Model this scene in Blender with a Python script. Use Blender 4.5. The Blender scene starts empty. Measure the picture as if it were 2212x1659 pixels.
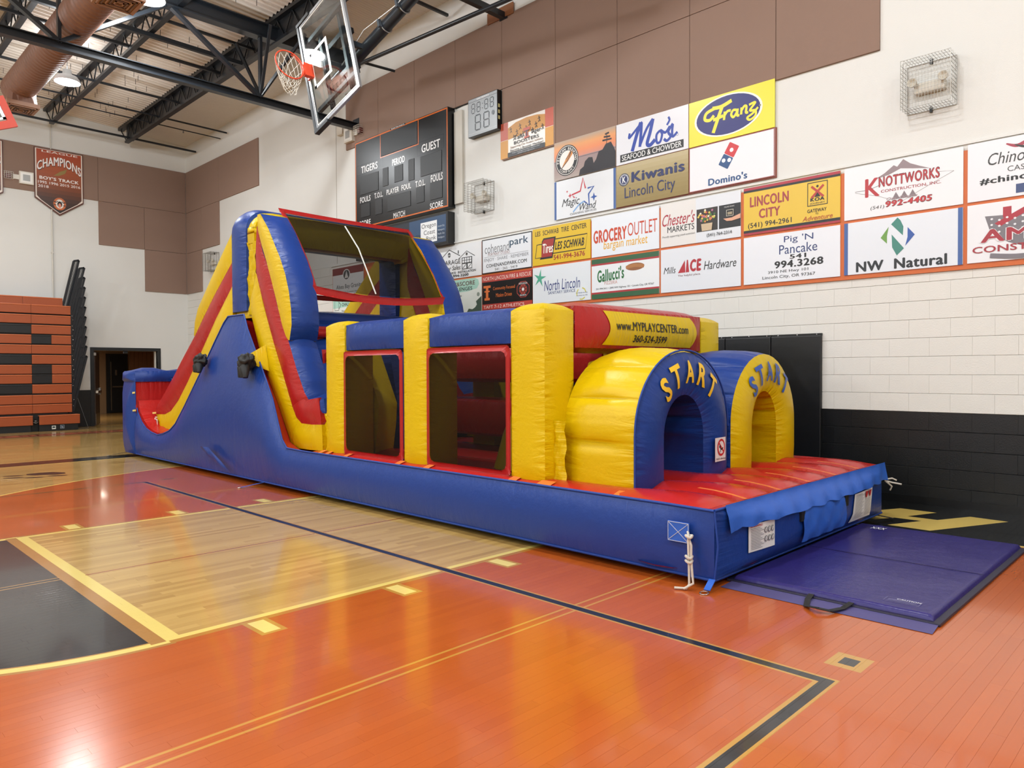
import bpy, bmesh, math, random
from mathutils import Vector, Matrix
from math import sin, cos, pi, radians, sqrt, atan2
random.seed(7)
SC = bpy.context.scene
COL = SC.collection

# ------------------------------------------------------------------ camera, world, light, exposure
def setup_camera():
    f, yaw, pit, rol = 1574.74355, 0.781528704, -0.017812705, -0.00486062187
    fw = Vector((-sin(yaw)*cos(pit), cos(yaw)*cos(pit), sin(pit)))
    r = fw.cross(Vector((0, 0, 1))).normalized()
    u = r.cross(fw)
    r2 = r*cos(rol)+u*sin(rol)
    u2 = -r*sin(rol)+u*cos(rol)
    cam = bpy.data.cameras.new('camera')
    cam.sensor_width = 36
    cam.sensor_fit = 'HORIZONTAL'
    cam.lens = f/2212*36
    cam.clip_start = .05
    cam.clip_end = 200
    o = bpy.data.objects.new('camera', cam)
    COL.objects.link(o)
    m = Matrix((r2, u2, -fw)).transposed().to_4x4()
    m.translation = Vector((22.6906316, -8.84625734, 1.48789206))
    o.matrix_world = m
    SC.camera = o
setup_camera()
w = bpy.data.worlds.new('world')
SC.world = w
w.use_nodes = True
w.node_tree.nodes['Background'].inputs[0].default_value = (.75, .8, 1, 1)
w.node_tree.nodes['Background'].inputs[1].default_value = .05
SC.view_settings.view_transform = 'Standard'
SC.view_settings.look = 'None'
SC.view_settings.gamma = 1
SC.view_settings.use_curve_mapping = False
SC.view_settings.exposure = 0.0
try:
    SC.cycles.use_denoising = True
    SC.cycles.max_bounces = 7
    SC.cycles.diffuse_bounces = 4
    SC.cycles.glossy_bounces = 3
    SC.cycles.transparent_max_bounces = 12
    SC.cycles.sample_clamp_indirect = 6
    SC.cycles.caustics_reflective = False
    SC.cycles.caustics_refractive = False
except Exception:
    pass
LAMP_WATTS = 80
LAMP_COLOR = (.92, .97, 1.0)
LAMP_X = [5.2, 10.0, 14.8, 19.6, 24.4, 29.2]
LAMP_Y = [-4.45, -10.2, -16, -21.8, -27.6]
for i, lx in enumerate(LAMP_X):
    for j, ly in enumerate(LAMP_Y):
        L = bpy.data.lights.new('high_bay_light', 'AREA')
        L.shape = 'DISK'
        L.size = .46
        L.energy = LAMP_WATTS
        L.color = LAMP_COLOR
        o = bpy.data.objects.new('high_bay_light', L)
        o.location = (lx, ly, 7.575)
        COL.objects.link(o)
        G = bpy.data.lights.new('added_wall_fill', 'POINT')   # added point light below each lamp, brightens walls and ceiling
        G.shadow_soft_size = .16
        G.energy = 150
        G.color = LAMP_COLOR
        o = bpy.data.objects.new('added_wall_fill', G)
        o.location = (lx, ly, 7.40)
        COL.objects.link(o)
        U = bpy.data.lights.new('added_roof_uplight', 'AREA')   # added above each lamp to brighten the roof deck
        U.shape = 'DISK'
        U.size = .16
        U.energy = 20
        U.color = LAMP_COLOR
        o = bpy.data.objects.new('added_roof_uplight', U)
        o.location = (lx, ly, 7.885)
        o.rotation_euler = (pi, 0, 0)
        COL.objects.link(o)

# ------------------------------------------------------------------ materials
def lin(c):
    return c/12.92 if c <= .04045 else ((c+.055)/1.055)**2.4
def hexc(h):
    h = h.lstrip('#')
    return tuple(lin(int(h[i:i+2], 16)/255) for i in (0, 2, 4))+(1,)
MATS = {}
def base_mat(name):
    m = bpy.data.materials.new(name)
    m.use_nodes = True
    return m, m.node_tree.nodes, m.node_tree.links, m.node_tree.nodes['Principled BSDF']
def pm(h, rough=.45, metal=0, key=None, bump=0, bscale=60, vary=0, spec=.5):
    """plain painted / printed surface with slight tone variation and fine relief"""
    k = (h, rough, metal, key, bump, bscale, vary, spec)
    if k in MATS: return MATS[k]
    m, N, L, P = base_mat('paint_'+h.lstrip('#')+('_'+key if key else ''))
    P.inputs['Roughness'].default_value = rough
    P.inputs['Metallic'].default_value = metal
    P.inputs['Specular IOR Level'].default_value = spec
    P.inputs['Base Color'].default_value = hexc(h)
    if vary or bump:
        g = N.new('ShaderNodeNewGeometry')
        nz = N.new('ShaderNodeTexNoise')
        nz.inputs['Scale'].default_value = bscale
        nz.inputs['Detail'].default_value = 4
        L.new(g.outputs['Position'], nz.inputs['Vector'])
        if vary:
            n2 = N.new('ShaderNodeTexNoise')
            n2.inputs['Scale'].default_value = 1.3
            n2.inputs['Detail'].default_value = 5
            L.new(g.outputs['Position'], n2.inputs['Vector'])
            hs = N.new('ShaderNodeHueSaturation')
            hs.inputs['Color'].default_value = hexc(h)
            mr = N.new('ShaderNodeMapRange')
            mr.inputs['To Min'].default_value = 1-vary
            mr.inputs['To Max'].default_value = 1+vary
            mx = N.new('ShaderNodeMath'); mx.operation = 'MULTIPLY_ADD'
            L.new(nz.outputs['Fac'], mx.inputs[0]); mx.inputs[1].default_value = .4
            L.new(n2.outputs['Fac'], mx.inputs[2])
            mx2 = N.new('ShaderNodeMath'); mx2.operation = 'SUBTRACT'
            L.new(mx.outputs[0], mx2.inputs[0]); mx2.inputs[1].default_value = .2
            L.new(mx2.outputs[0], mr.inputs['Value'])
            L.new(mr.outputs['Result'], hs.inputs['Value'])
            L.new(hs.outputs['Color'], P.inputs['Base Color'])
        if bump:
            b = N.new('ShaderNodeBump')
            b.inputs['Strength'].default_value = bump
            b.inputs['Distance'].default_value = .004
            L.new(nz.outputs['Fac'], b.inputs['Height'])
            L.new(b.outputs['Normal'], P.inputs['Normal'])
    MATS[k] = m
    return m
def vinyl(h, rough=.36, key='', wr=.9):
    """inflated PVC fabric: puckers run across the seams (uv.x metres along, uv.y 0..1 across)"""
    k = ('vinyl', h, rough, key, wr)
    if k in MATS: return MATS[k]
    m, N, L, P = base_mat('vinyl_'+h.lstrip('#')+key)
    P.inputs['Base Color'].default_value = hexc(h)
    P.inputs['Roughness'].default_value = rough
    P.inputs['Specular IOR Level'].default_value = .34
    uv = N.new('ShaderNodeUVMap'); uv.uv_map = 'UVMap'
    sp = N.new('ShaderNodeSeparateXYZ'); L.new(uv.outputs[0], sp.inputs[0])
    def M(op, a, b=None, c=None):
        n = N.new('ShaderNodeMath'); n.operation = op
        for i, v in enumerate((a, b, c)):
            if v is None: continue
            if isinstance(v, (int, float)): n.inputs[i].default_value = v
            else: L.new(v, n.inputs[i])
        return n.outputs[0]
    edge = M('POWER', M('ABSOLUTE', M('MULTIPLY_ADD', sp.outputs[1], 2, -1)), 2.5)
    cb = N.new('ShaderNodeCombineXYZ')
    L.new(M('MULTIPLY', sp.outputs[0], 13), cb.inputs[0])
    L.new(M('MULTIPLY', sp.outputs[1], 1.6), cb.inputs[1])
    n1 = N.new('ShaderNodeTexNoise'); n1.inputs['Scale'].default_value = 1; n1.inputs['Detail'].default_value = 3
    n1.inputs['Distortion'].default_value = .6
    L.new(cb.outputs[0], n1.inputs['Vector'])
    g = N.new('ShaderNodeNewGeometry')
    n2 = N.new('ShaderNodeTexNoise'); n2.inputs['Scale'].default_value = 7; n2.inputs['Detail'].default_value = 5
    n2.inputs['Roughness'].default_value = .62
    L.new(g.outputs['Position'], n2.inputs['Vector'])
    h1 = M('MULTIPLY', n1.outputs['Fac'], M('MULTIPLY_ADD', edge, wr, .045))
    hh = M('MULTIPLY_ADD', n2.outputs['Fac'], .15, h1)
    b = N.new('ShaderNodeBump'); b.inputs['Strength'].default_value = .65; b.inputs['Distance'].default_value = .045
    L.new(hh, b.inputs['Height'])
    L.new(b.outputs['Normal'], P.inputs['Normal'])
    MATS[k] = m
    return m
def mesh_screen():
    m, N, L, P = base_mat('dark_mesh_screen')
    P.inputs['Base Color'].default_value = (.005, .0055, .005, 1)
    P.inputs['Roughness'].default_value = 1
    P.inputs['Specular IOR Level'].default_value = .1
    t = N.new('ShaderNodeBsdfTransparent')
    mx = N.new('ShaderNodeMixShader')
    out = [n for n in N if n.type == 'OUTPUT_MATERIAL'][0]
    mx.inputs[0].default_value = .74
    L.new(t.outputs[0], mx.inputs[1]); L.new(P.outputs[0], mx.inputs[2])
    L.new(mx.outputs[0], out.inputs[0])
    return m
def emit(col, s, name='lamp_glow'):
    m, N, L, P = base_mat(name)
    P.inputs['Emission Color'].default_value = col
    P.inputs['Emission Strength'].default_value = s
    return m

# ------------------------------------------------------------------ object helpers
ORG = {}
def tag(o, label=None, cat=None, group=None, kind=None):
    if label: o['label'] = label
    if cat: o['category'] = cat
    if group: o['group'] = group
    if kind: o['kind'] = kind
    return o
def thing(name, label, cat, loc=(0, 0, 0), group=None, kind=None):
    o = bpy.data.objects.new(name, None)
    o.empty_display_size = .1
    o.location = loc
    COL.objects.link(o)
    ORG[o.name] = Vector(loc)
    return tag(o, label, cat, group, kind)
def link(name, me, parent=None, loc=None):
    o = bpy.data.objects.new(name, me)
    COL.objects.link(o)
    if parent is not None:
        o.parent = parent
        ORG[o.name] = ORG.get(parent.name, Vector())
    else:
        ORG[o.name] = Vector(loc or (0, 0, 0))
        o.location = ORG[o.name]
    return o
class MB:
    """collects boxes, bars, prisms and swept shapes, then links them as ONE mesh object"""
    def __init__(s):
        s.v = []; s.f = []; s.mi = []; s.uv = []; s.sm = []; s.at = []
    def add(s, vs, fs, mi=0, smooth=False, uvs=None):
        b = len(s.v)
        s.v += [tuple(v) for v in vs]
        for k, f in enumerate(fs):
            s.f.append([b+i for i in f])
            s.mi.append(mi if isinstance(mi, int) else mi[k])
            s.sm.append(smooth)
            s.uv.append([uvs[i] for i in f] if uvs else [(0, .5)]*len(f))
        return s
    def box(s, x0, x1, y0, y1, z0, z1, mi=0):
        vs = [(x0, y0, z0), (x1, y0, z0), (x1, y1, z0), (x0, y1, z0), (x0, y0, z1), (x1, y0, z1), (x1, y1, z1), (x0, y1, z1)]
        return s.add(vs, [(0, 3, 2, 1), (4, 5, 6, 7), (0, 1, 5, 4), (1, 2, 6, 5), (2, 3, 7, 6), (3, 0, 4, 7)], mi)
    def cbox(s, x0, x1, y0, y1, z0, z1, c=.01, mi=0):
        bm = bmesh.new()
        bmesh.ops.create_cube(bm, size=1)
        for v in bm.verts:
            v.co = Vector(((x0+x1)/2+v.co.x*(x1-x0), (y0+y1)/2+v.co.y*(y1-y0), (z0+z1)/2+v.co.z*(z1-z0)))
        bmesh.ops.bevel(bm, geom=list(bm.edges), offset=c, segments=2, affect='EDGES', profile=.6)
        bm.verts.index_update()
        s.add([v.co[:] for v in bm.verts], [[v.index for v in f.verts] for f in bm.faces], mi)
        bm.free()
        return s
    def bar(s, a, b, wd, ht, mi=0, up=(0, 0, 1)):
        a = Vector(a); b = Vector(b)
        d = (b-a).normalized(); up = Vector(up)
        r = d.cross(up)
        if r.length < 1e-4: r = d.cross(Vector((1, 0, 0)))
        r.normalize(); u = r.cross(d)
        vs = []
        for p in (a, b):
            for i, j in ((-1, -1), (1, -1), (1, 1), (-1, 1)):
                vs.append(p+r*i*wd/2+u*j*ht/2)
        return s.add(vs, [(0, 1, 2, 3), (7, 6, 5, 4), (0, 4, 5, 1), (1, 5, 6, 2), (2, 6, 7, 3), (3, 7, 4, 0)], mi)
    def tube(s, pts, r, n=8, mi=0, cap=True, closed=False):
        pts = [Vector(p) for p in pts]
        m = len(pts)
        vs = []; prev = None
        for i, p in enumerate(pts):
            if closed: d = (pts[(i+1) % m]-pts[i-1]).normalized()
            else: d = (pts[min(i+1, m-1)]-pts[max(i-1, 0)]).normalized()
            if prev is None:
                a = d.cross(Vector((0, 0, 1)))
                if a.length < 1e-3: a = d.cross(Vector((1, 0, 0)))
            else:
                a = prev-d*prev.dot(d)
            a.normalize(); prev = a; b = d.cross(a)
            rr = r[i] if isinstance(r, (list, tuple)) else r
            for k in range(n):
                t = 2*pi*k/n
                vs.append(p+a*cos(t)*rr+b*sin(t)*rr)
        fs = []
        for i in range(m if closed else m-1):
            j = (i+1) % m
            for k in range(n):
                fs.append((i*n+k, i*n+(k+1) % n, j*n+(k+1) % n, j*n+k))
        s.add(vs, fs, mi, smooth=True)
        if cap and not closed:
            s.add(vs[:n], [tuple(range(n))[::-1]], mi); s.add(vs[-n:], [tuple(range(n))], mi)
        return s
    def lathe(s, prof, c=(0, 0, 0), axis='z', n=24, mi=0):
        vs = []
        for r, h in prof:
            for k in range(n):
                t = 2*pi*k/n
                p = (r*cos(t), r*sin(t), h)
                if axis == 'y': p = (p[0], p[2], p[1])
                if axis == 'x': p = (p[2], p[0], p[1])
                vs.append((c[0]+p[0], c[1]+p[1], c[2]+p[2]))
        fs = []
        for i in range(len(prof)-1):
            for k in range(n):
                fs.append((i*n+k, i*n+(k+1) % n, (i+1)*n+(k+1) % n, (i+1)*n+k))
        return s.add(vs, fs, mi, smooth=True)
    def prism(s, pts, fn, d0, d1, mi=0):
        """pts 2-D outline; fn(a,b,d)->xyz ; depth d0..d1"""
        n = len(pts)
        vs = [fn(a, b, d0) for a, b in pts]+[fn(a, b, d1) for a, b in pts]
        fs = [tuple(range(n)), tuple(range(2*n-1, n-1, -1))]+[(i, i+n, (i+1) % n+n, (i+1) % n) for i in range(n)]
        return s.add(vs, fs, mi)
    def build(s, name, mats, parent=None, loc=None, kind=None, label=None):
        org = ORG.get(parent.name, Vector()) if parent is not None else Vector(loc or (0, 0, 0))
        me = bpy.data.meshes.new(name)
        me.from_pydata([(v[0]-org[0], v[1]-org[1], v[2]-org[2]) for v in s.v], [], s.f)
        if not isinstance(mats, (list, tuple)): mats = [mats]
        for m in mats: me.materials.append(m)
        me.polygons.foreach_set('material_index', s.mi)
        me.polygons.foreach_set('use_smooth', s.sm)
        ul = me.uv_layers.new(name='UVMap')
        flat = []
        for u in s.uv:
            for a in u: flat += [a[0], a[1]]
        ul.data.foreach_set('uv', flat)
        me.update()
        o = link(name, me, parent, loc)
        if kind: o['kind'] = kind
        if label: o['label'] = label
        return o
def dup_tree(o, loc, parent=None, shift=None):
    c = o.copy()
    COL.objects.link(c)
    if parent is None: c.location = loc
    else: c.parent = parent
    for ch in list(o.children): dup_tree(ch, None, c)
    return c

# inflated body: quad cross-sections swept along stations, every side pillowed outwards
def qsweep(mb, st, mi=(0, 0, 0, 0), bulge=(.1, .1, .1, .1), n=6, sub=3, caps=(.06, .06), capmi=(0, 0), fade=.16,
           seg=None, amax=.12, sides=(0, 1, 2, 3), v3=None):
    st = [[Vector(c) for c in s] for s in st]
    S = []; par = []
    for i in range(len(st)-1):
        for k in range(sub):
            t = k/sub
            S.append([st[i][c].lerp(st[i+1][c], t) for c in range(4)]); par.append(i+t)
    S.append(st[-1]); par.append(len(st)-1)
    cen = [sum(s, Vector())/4 for s in S]
    ln = [0]
    for i in range(1, len(S)): ln.append(ln[-1]+(cen[i]-cen[i-1]).length)
    tot = ln[-1]
    segs = seg or [0, len(st)-1]
    pl = {p: ln[j] for j, p in enumerate(par)}
    bounds = [pl[float(b)] if float(b) in pl else pl[b] for b in segs]
    m = len(S)
    edge_pts = {}
    for sd in sides:
        vs = []; uvs = []
        for j in range(m):
            a = S[j][sd]; b = S[j][(sd+1) % 4]
            tn = (cen[min(j+1, m-1)]-cen[max(j-1, 0)]).normalized()
            e = (b-a)
            le = e.length
            nr = e.cross(tn)
            if nr.length > 1e-6: nr.normalize()
            if nr.dot((a+b)/2-cen[j]) < 0: nr = -nr
            fd = 1
            for q in range(len(bounds)-1):
                if bounds[q]-1e-6 <= ln[j] <= bounds[q+1]+1e-6:
                    dd = min(ln[j]-bounds[q], bounds[q+1]-ln[j])
                    fl = max(1e-3, min(fade, (bounds[q+1]-bounds[q])/2))
                    x = min(1, max(0, dd/fl))
                    fd = sqrt(max(0, 1-(1-x)**2))
                    break
            amp = min(amax, bulge[sd]*le)*fd
            for k in range(n+1):
                t = k/n
                p = a.lerp(b, t)+nr*amp*(sin(pi*t)**.75 if 0 < k < n else 0)
                vs.append(p); uvs.append((ln[j], t))
        fs = []
        for j in range(m-1):
            for k in range(n):
                q = (j*(n+1)+k, (j+1)*(n+1)+k, (j+1)*(n+1)+k+1, j*(n+1)+k+1)
                fs.append(q)
        # winding
        f = fs[len(fs)//2]
        nn = (vs[f[1]]-vs[f[0]]).cross(vs[f[3]]-vs[f[0]])
        if nn.dot(vs[f[0]]-cen[min(m-1, f[0]//(n+1))]) < 0: fs = [q[::-1] for q in fs]
        mb.add(vs, fs, mi[sd], smooth=True, uvs=uvs)
    for e_, j in ((0, 0), (1, m-1)):
        if caps[e_] is None: continue
        tn = (cen[1]-cen[0]).normalized()*-1 if e_ == 0 else (cen[-1]-cen[-2]).normalized()
        ring = []
        for sd in range(4):
            a = S[j][sd]; b = S[j][(sd+1) % 4]
            for k in range(n): ring.append(a.lerp(b, k/n))
        R = len(ring)
        vs = []; uvs = []
        lv = [1, .94, .82, .65, .42, .2]
        for r in lv:
            for p in ring:
                vs.append(cen[j]+(p-cen[j])*r+tn*caps[e_]*(1-r**2.6))
            uvs += [(k*.12, .5-.5*r**4) for k in range(R)]
        vs.append(cen[j]+tn*caps[e_]); uvs.append((0, .5))
        fs = []
        for q in range(len(lv)-1):
            for k in range(R):
                fs.append((q*R+k, q*R+(k+1) % R, (q+1)*R+(k+1) % R, (q+1)*R+k))
        q = len(lv)-1
        for k in range(R): fs.append((q*R+k, q*R+(k+1) % R, len(vs)-1))
        f = fs[0]
        nn = (vs[f[1]]-vs[f[0]]).cross(vs[f[2]]-vs[f[0]])
        if nn.dot(tn) < 0: fs = [g[::-1] for g in fs]
        mb.add(vs, fs, capmi[e_], smooth=True, uvs=uvs)
    return mb

# flat print helpers ------------------------------------------------
_T = {}
def glyphs(txt, bold=0, shear=0, curve=False):
    """filled outline of a word in a unit box; weight comes from shifted copies (or from the curve offset)"""
    k = (txt, bold, shear, curve)
    if k in _T: return _T[k]
    c = bpy.data.curves.new('t', 'FONT')
    c.body = txt; c.shear = shear; c.space_character = 1+max(0, bold)*1.8
    if curve: c.offset = bold
    c.resolution_u = 3; c.fill_mode = 'FRONT'
    o = bpy.data.objects.new('t', c)
    COL.objects.link(o)
    dg = bpy.context.evaluated_depsgraph_get()
    me = bpy.data.meshes.new_from_object(o.evaluated_get(dg))
    V0 = [v.co.copy() for v in me.vertices]
    F0 = [list(p.vertices) for p in me.polygons]
    bpy.data.objects.remove(o); bpy.data.curves.remove(c); bpy.data.meshes.remove(me)
    V = []; F = []
    b = bold*.8
    sh = [(0, 0)] if (bold <= 0 or curve) else [(b, 0), (-b, 0), (0, b*.6), (0, -b*.6)]
    for dx, dy in sh:
        n = len(V)
        V += [(v.x+dx, v.y+dy) for v in V0]; F += [[i+n for i in f] for f in F0]
    x0 = min(v[0] for v in V); x1 = max(v[0] for v in V); y0 = min(v[1] for v in V); y1 = max(v[1] for v in V)
    nf = len(F0)
    out = ([((v[0]-x0)/(x1-x0), (v[1]-y0)/(y1-y0)) for v in V], F, (x1-x0)/(y1-y0))
    LV[id(out[1])] = nf
    _T[k] = out
    return out
LV = {}
def fine(g, F, iters=3, L=.12):
    bm = bmesh.new()
    vs = [bm.verts.new((x, y, 0)) for x, y in g]
    for f in F:
        try: bm.faces.new([vs[i] for i in f])
        except ValueError: pass
    for _ in range(iters):
        bmesh.ops.triangulate(bm, faces=bm.faces[:])
        e = [e for e in bm.edges if e.calc_length() > L]
        if not e: break
        bmesh.ops.subdivide_edges(bm, edges=e, cuts=1)
    bmesh.ops.triangulate(bm, faces=bm.faces[:])
    bm.verts.index_update()
    out = ([(v.co.x, v.co.y) for v in bm.verts], [[v.index for v in f.verts] for f in bm.faces])
    bm.free()
    return out
def smooth_line(P, k=6):
    if len(P) < 3: return P
    out = []
    for i in range(len(P)-1):
        p0 = P[max(i-1, 0)]; p1 = P[i]; p2 = P[i+1]; p3 = P[min(i+2, len(P)-1)]
        for j in range(k):
            t = j/k
            out.append(tuple(.5*((2*p1[c])+(-p0[c]+p2[c])*t+(2*p0[c]-5*p1[c]+4*p2[c]-p3[c])*t*t+(-p0[c]+3*p1[c]-3*p2[c]+p3[c])*t**3) for c in (0, 1)))
    out.append(P[-1])
    return out
class Art:
    """flat artwork laid on a plane; P(u,v,d)->xyz, u right, v down in metres from the top-left corner"""
    def __init__(s, P, W, H, parent, d0=.0008, rough=.4):
        s.P = P; s.W = W; s.H = H; s.par = parent; s.d = d0; s.items = {}; s.rough = rough; s.order = []
    def _mb(s, name, col):
        s.d += .00016
        k = (name, col)
        if k not in s.items: s.items[k] = MB()
        return s.items[k]
    def poly(s, pts, col, name='emblem'):
        mb = s._mb(name, col)
        mb.add([s.P(u*s.W, v*s.H, s.d) for u, v in pts], [tuple(range(len(pts)))])
    def rect(s, u0, u1, v0, v1, col, name='stripe'):
        s.poly([(u0, v0), (u1, v0), (u1, v1), (u0, v1)], col, name)
    def frame(s, u0, u1, v0, v1, t, col, name='border'):
        tv = t*s.W/s.H
        mb = s._mb(name, col)
        for a in ((u0, u1, v0, v0+tv), (u0, u1, v1-tv, v1), (u0, u0+t, v0+tv, v1-tv), (u1-t, u1, v0+tv, v1-tv)):
            mb.add([s.P(u*s.W, v*s.H, s.d) for u, v in ((a[0], a[2]), (a[1], a[2]), (a[1], a[3]), (a[0], a[3]))], [(0, 1, 2, 3)])
    def ell(s, cu, cv, ru, rv, col, name='emblem', n=36, a0=0, a1=360):
        pts = [(cu+ru*cos(radians(a0+(a1-a0)*k/n)), cv+rv*sin(radians(a0+(a1-a0)*k/n))) for k in range(n+(a1-a0 < 360))]
        s.poly(pts, col, name)
    def text(s, txt, u0, u1, v0, v1, col, bold=0, shear=0, warp=0, name='lettering', rise=0):
        g, F, ar = glyphs(txt, bold, shear)
        mb = s._mb(name, col)
        vs = []; fs = []
        nf = LV.get(id(F), 1)
        for q_, f in enumerate(F):
            k = (q_//nf)*2+(q_ % 2)*.5
            fs.append(tuple(range(len(vs), len(vs)+len(f))))
            for i in f:
                x, y = g[i]
                vs.append(s.P((u0+(u1-u0)*x)*s.W, (v1+(v0-v1)*y + warp*(2*x-1)**2*1 + rise*x)*s.H, s.d+k*.000015))
        mb.add(vs, fs)
    def line(s, pts, wd, col, name='emblem', sm=True, taper=False):
        P = smooth_line([(a*s.W, b*s.H) for a, b in pts]) if sm else [(a*s.W, b*s.H) for a, b in pts]
        mb = s._mb(name, col)
        vs = []; n = len(P)
        for i in range(n):
            a = P[max(i-1, 0)]; b = P[min(i+1, n-1)]
            dx, dy = b[0]-a[0], b[1]-a[1]
            l = math.hypot(dx, dy) or 1
            w_ = wd/2*s.W
            if taper: w_ *= .35+.65*sin(pi*min(1, max(0, i/(n-1))))
            dd = s.d+i*.000004
            vs.append(s.P(P[i][0]-dy/l*w_, P[i][1]+dx/l*w_, dd)); vs.append(s.P(P[i][0]+dy/l*w_, P[i][1]-dx/l*w_, dd))
        mb.add(vs, [(2*i, 2*i+1, 2*i+3, 2*i+2) for i in range(n-1)])
    def circ(s, txt, cu, cv, r, h, a0, a1, col, bold=.02, inward=False, name='lettering'):
        """text round a circle, angles clockwise from the top; r,h as fraction of width"""
        n = len(txt)
        for i, ch in enumerate(txt):
            if ch == ' ': continue
            a = radians(a0+(a1-a0)*(i+.5)/n)
            g, F, ar = glyphs(ch, bold, 0)
            mb = s._mb(name, col)
            vs = []
            nf = LV.get(id(F), 1); nv = len(g)//max(1, len(F)//nf)
            for q_, (x, y) in enumerate(g):
                xx = (x-.5)*h*min(ar, 1.1)*s.W; yy = (y-.5)*h*s.W
                if inward: xx, yy = -xx, -yy
                rr = r*s.W+yy
                vs.append(s.P(cu*s.W+rr*sin(a)+xx*cos(a), cv*s.H-rr*cos(a)+xx*sin(a), s.d+(q_//nv)*.00003))
            mb.add(vs, F)
    def done(s):
        for (name, col), mb in s.items.items():
            mb.build(name, pm(col, s.rough), s.par)
def lerphex(a, b, t):
    A = [int(a[i:i+2], 16) for i in (1, 3, 5)]; B = [int(b[i:i+2], 16) for i in (1, 3, 5)]
    return '#%02x%02x%02x' % tuple(round(x+(y-x)*t) for x, y in zip(A, B))

# ================================================================== THE HALL
RX, RY = 33.4, -31.0
WHITE = pm('#dbdbd8', .55, bump=.25, bscale=90, vary=.03, key='wall')
WHITE_BLK = pm('#dcdbd6', .4, bump=.5, bscale=70, vary=.03, key='block')
BLACK_BLK = pm('#0d0f11', .38, bump=.4, bscale=70, key='block')
BROWN = pm('#8d7467', .85, bump=.3, bscale=300, vary=.03, key='fabric')
STEEL = pm('#15181c', .4, key='steel', bump=.1)
def ztop(y):
    return 8.35+.055*min(-y, 15.5) - .055*max(0, -y-15.5)

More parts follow.
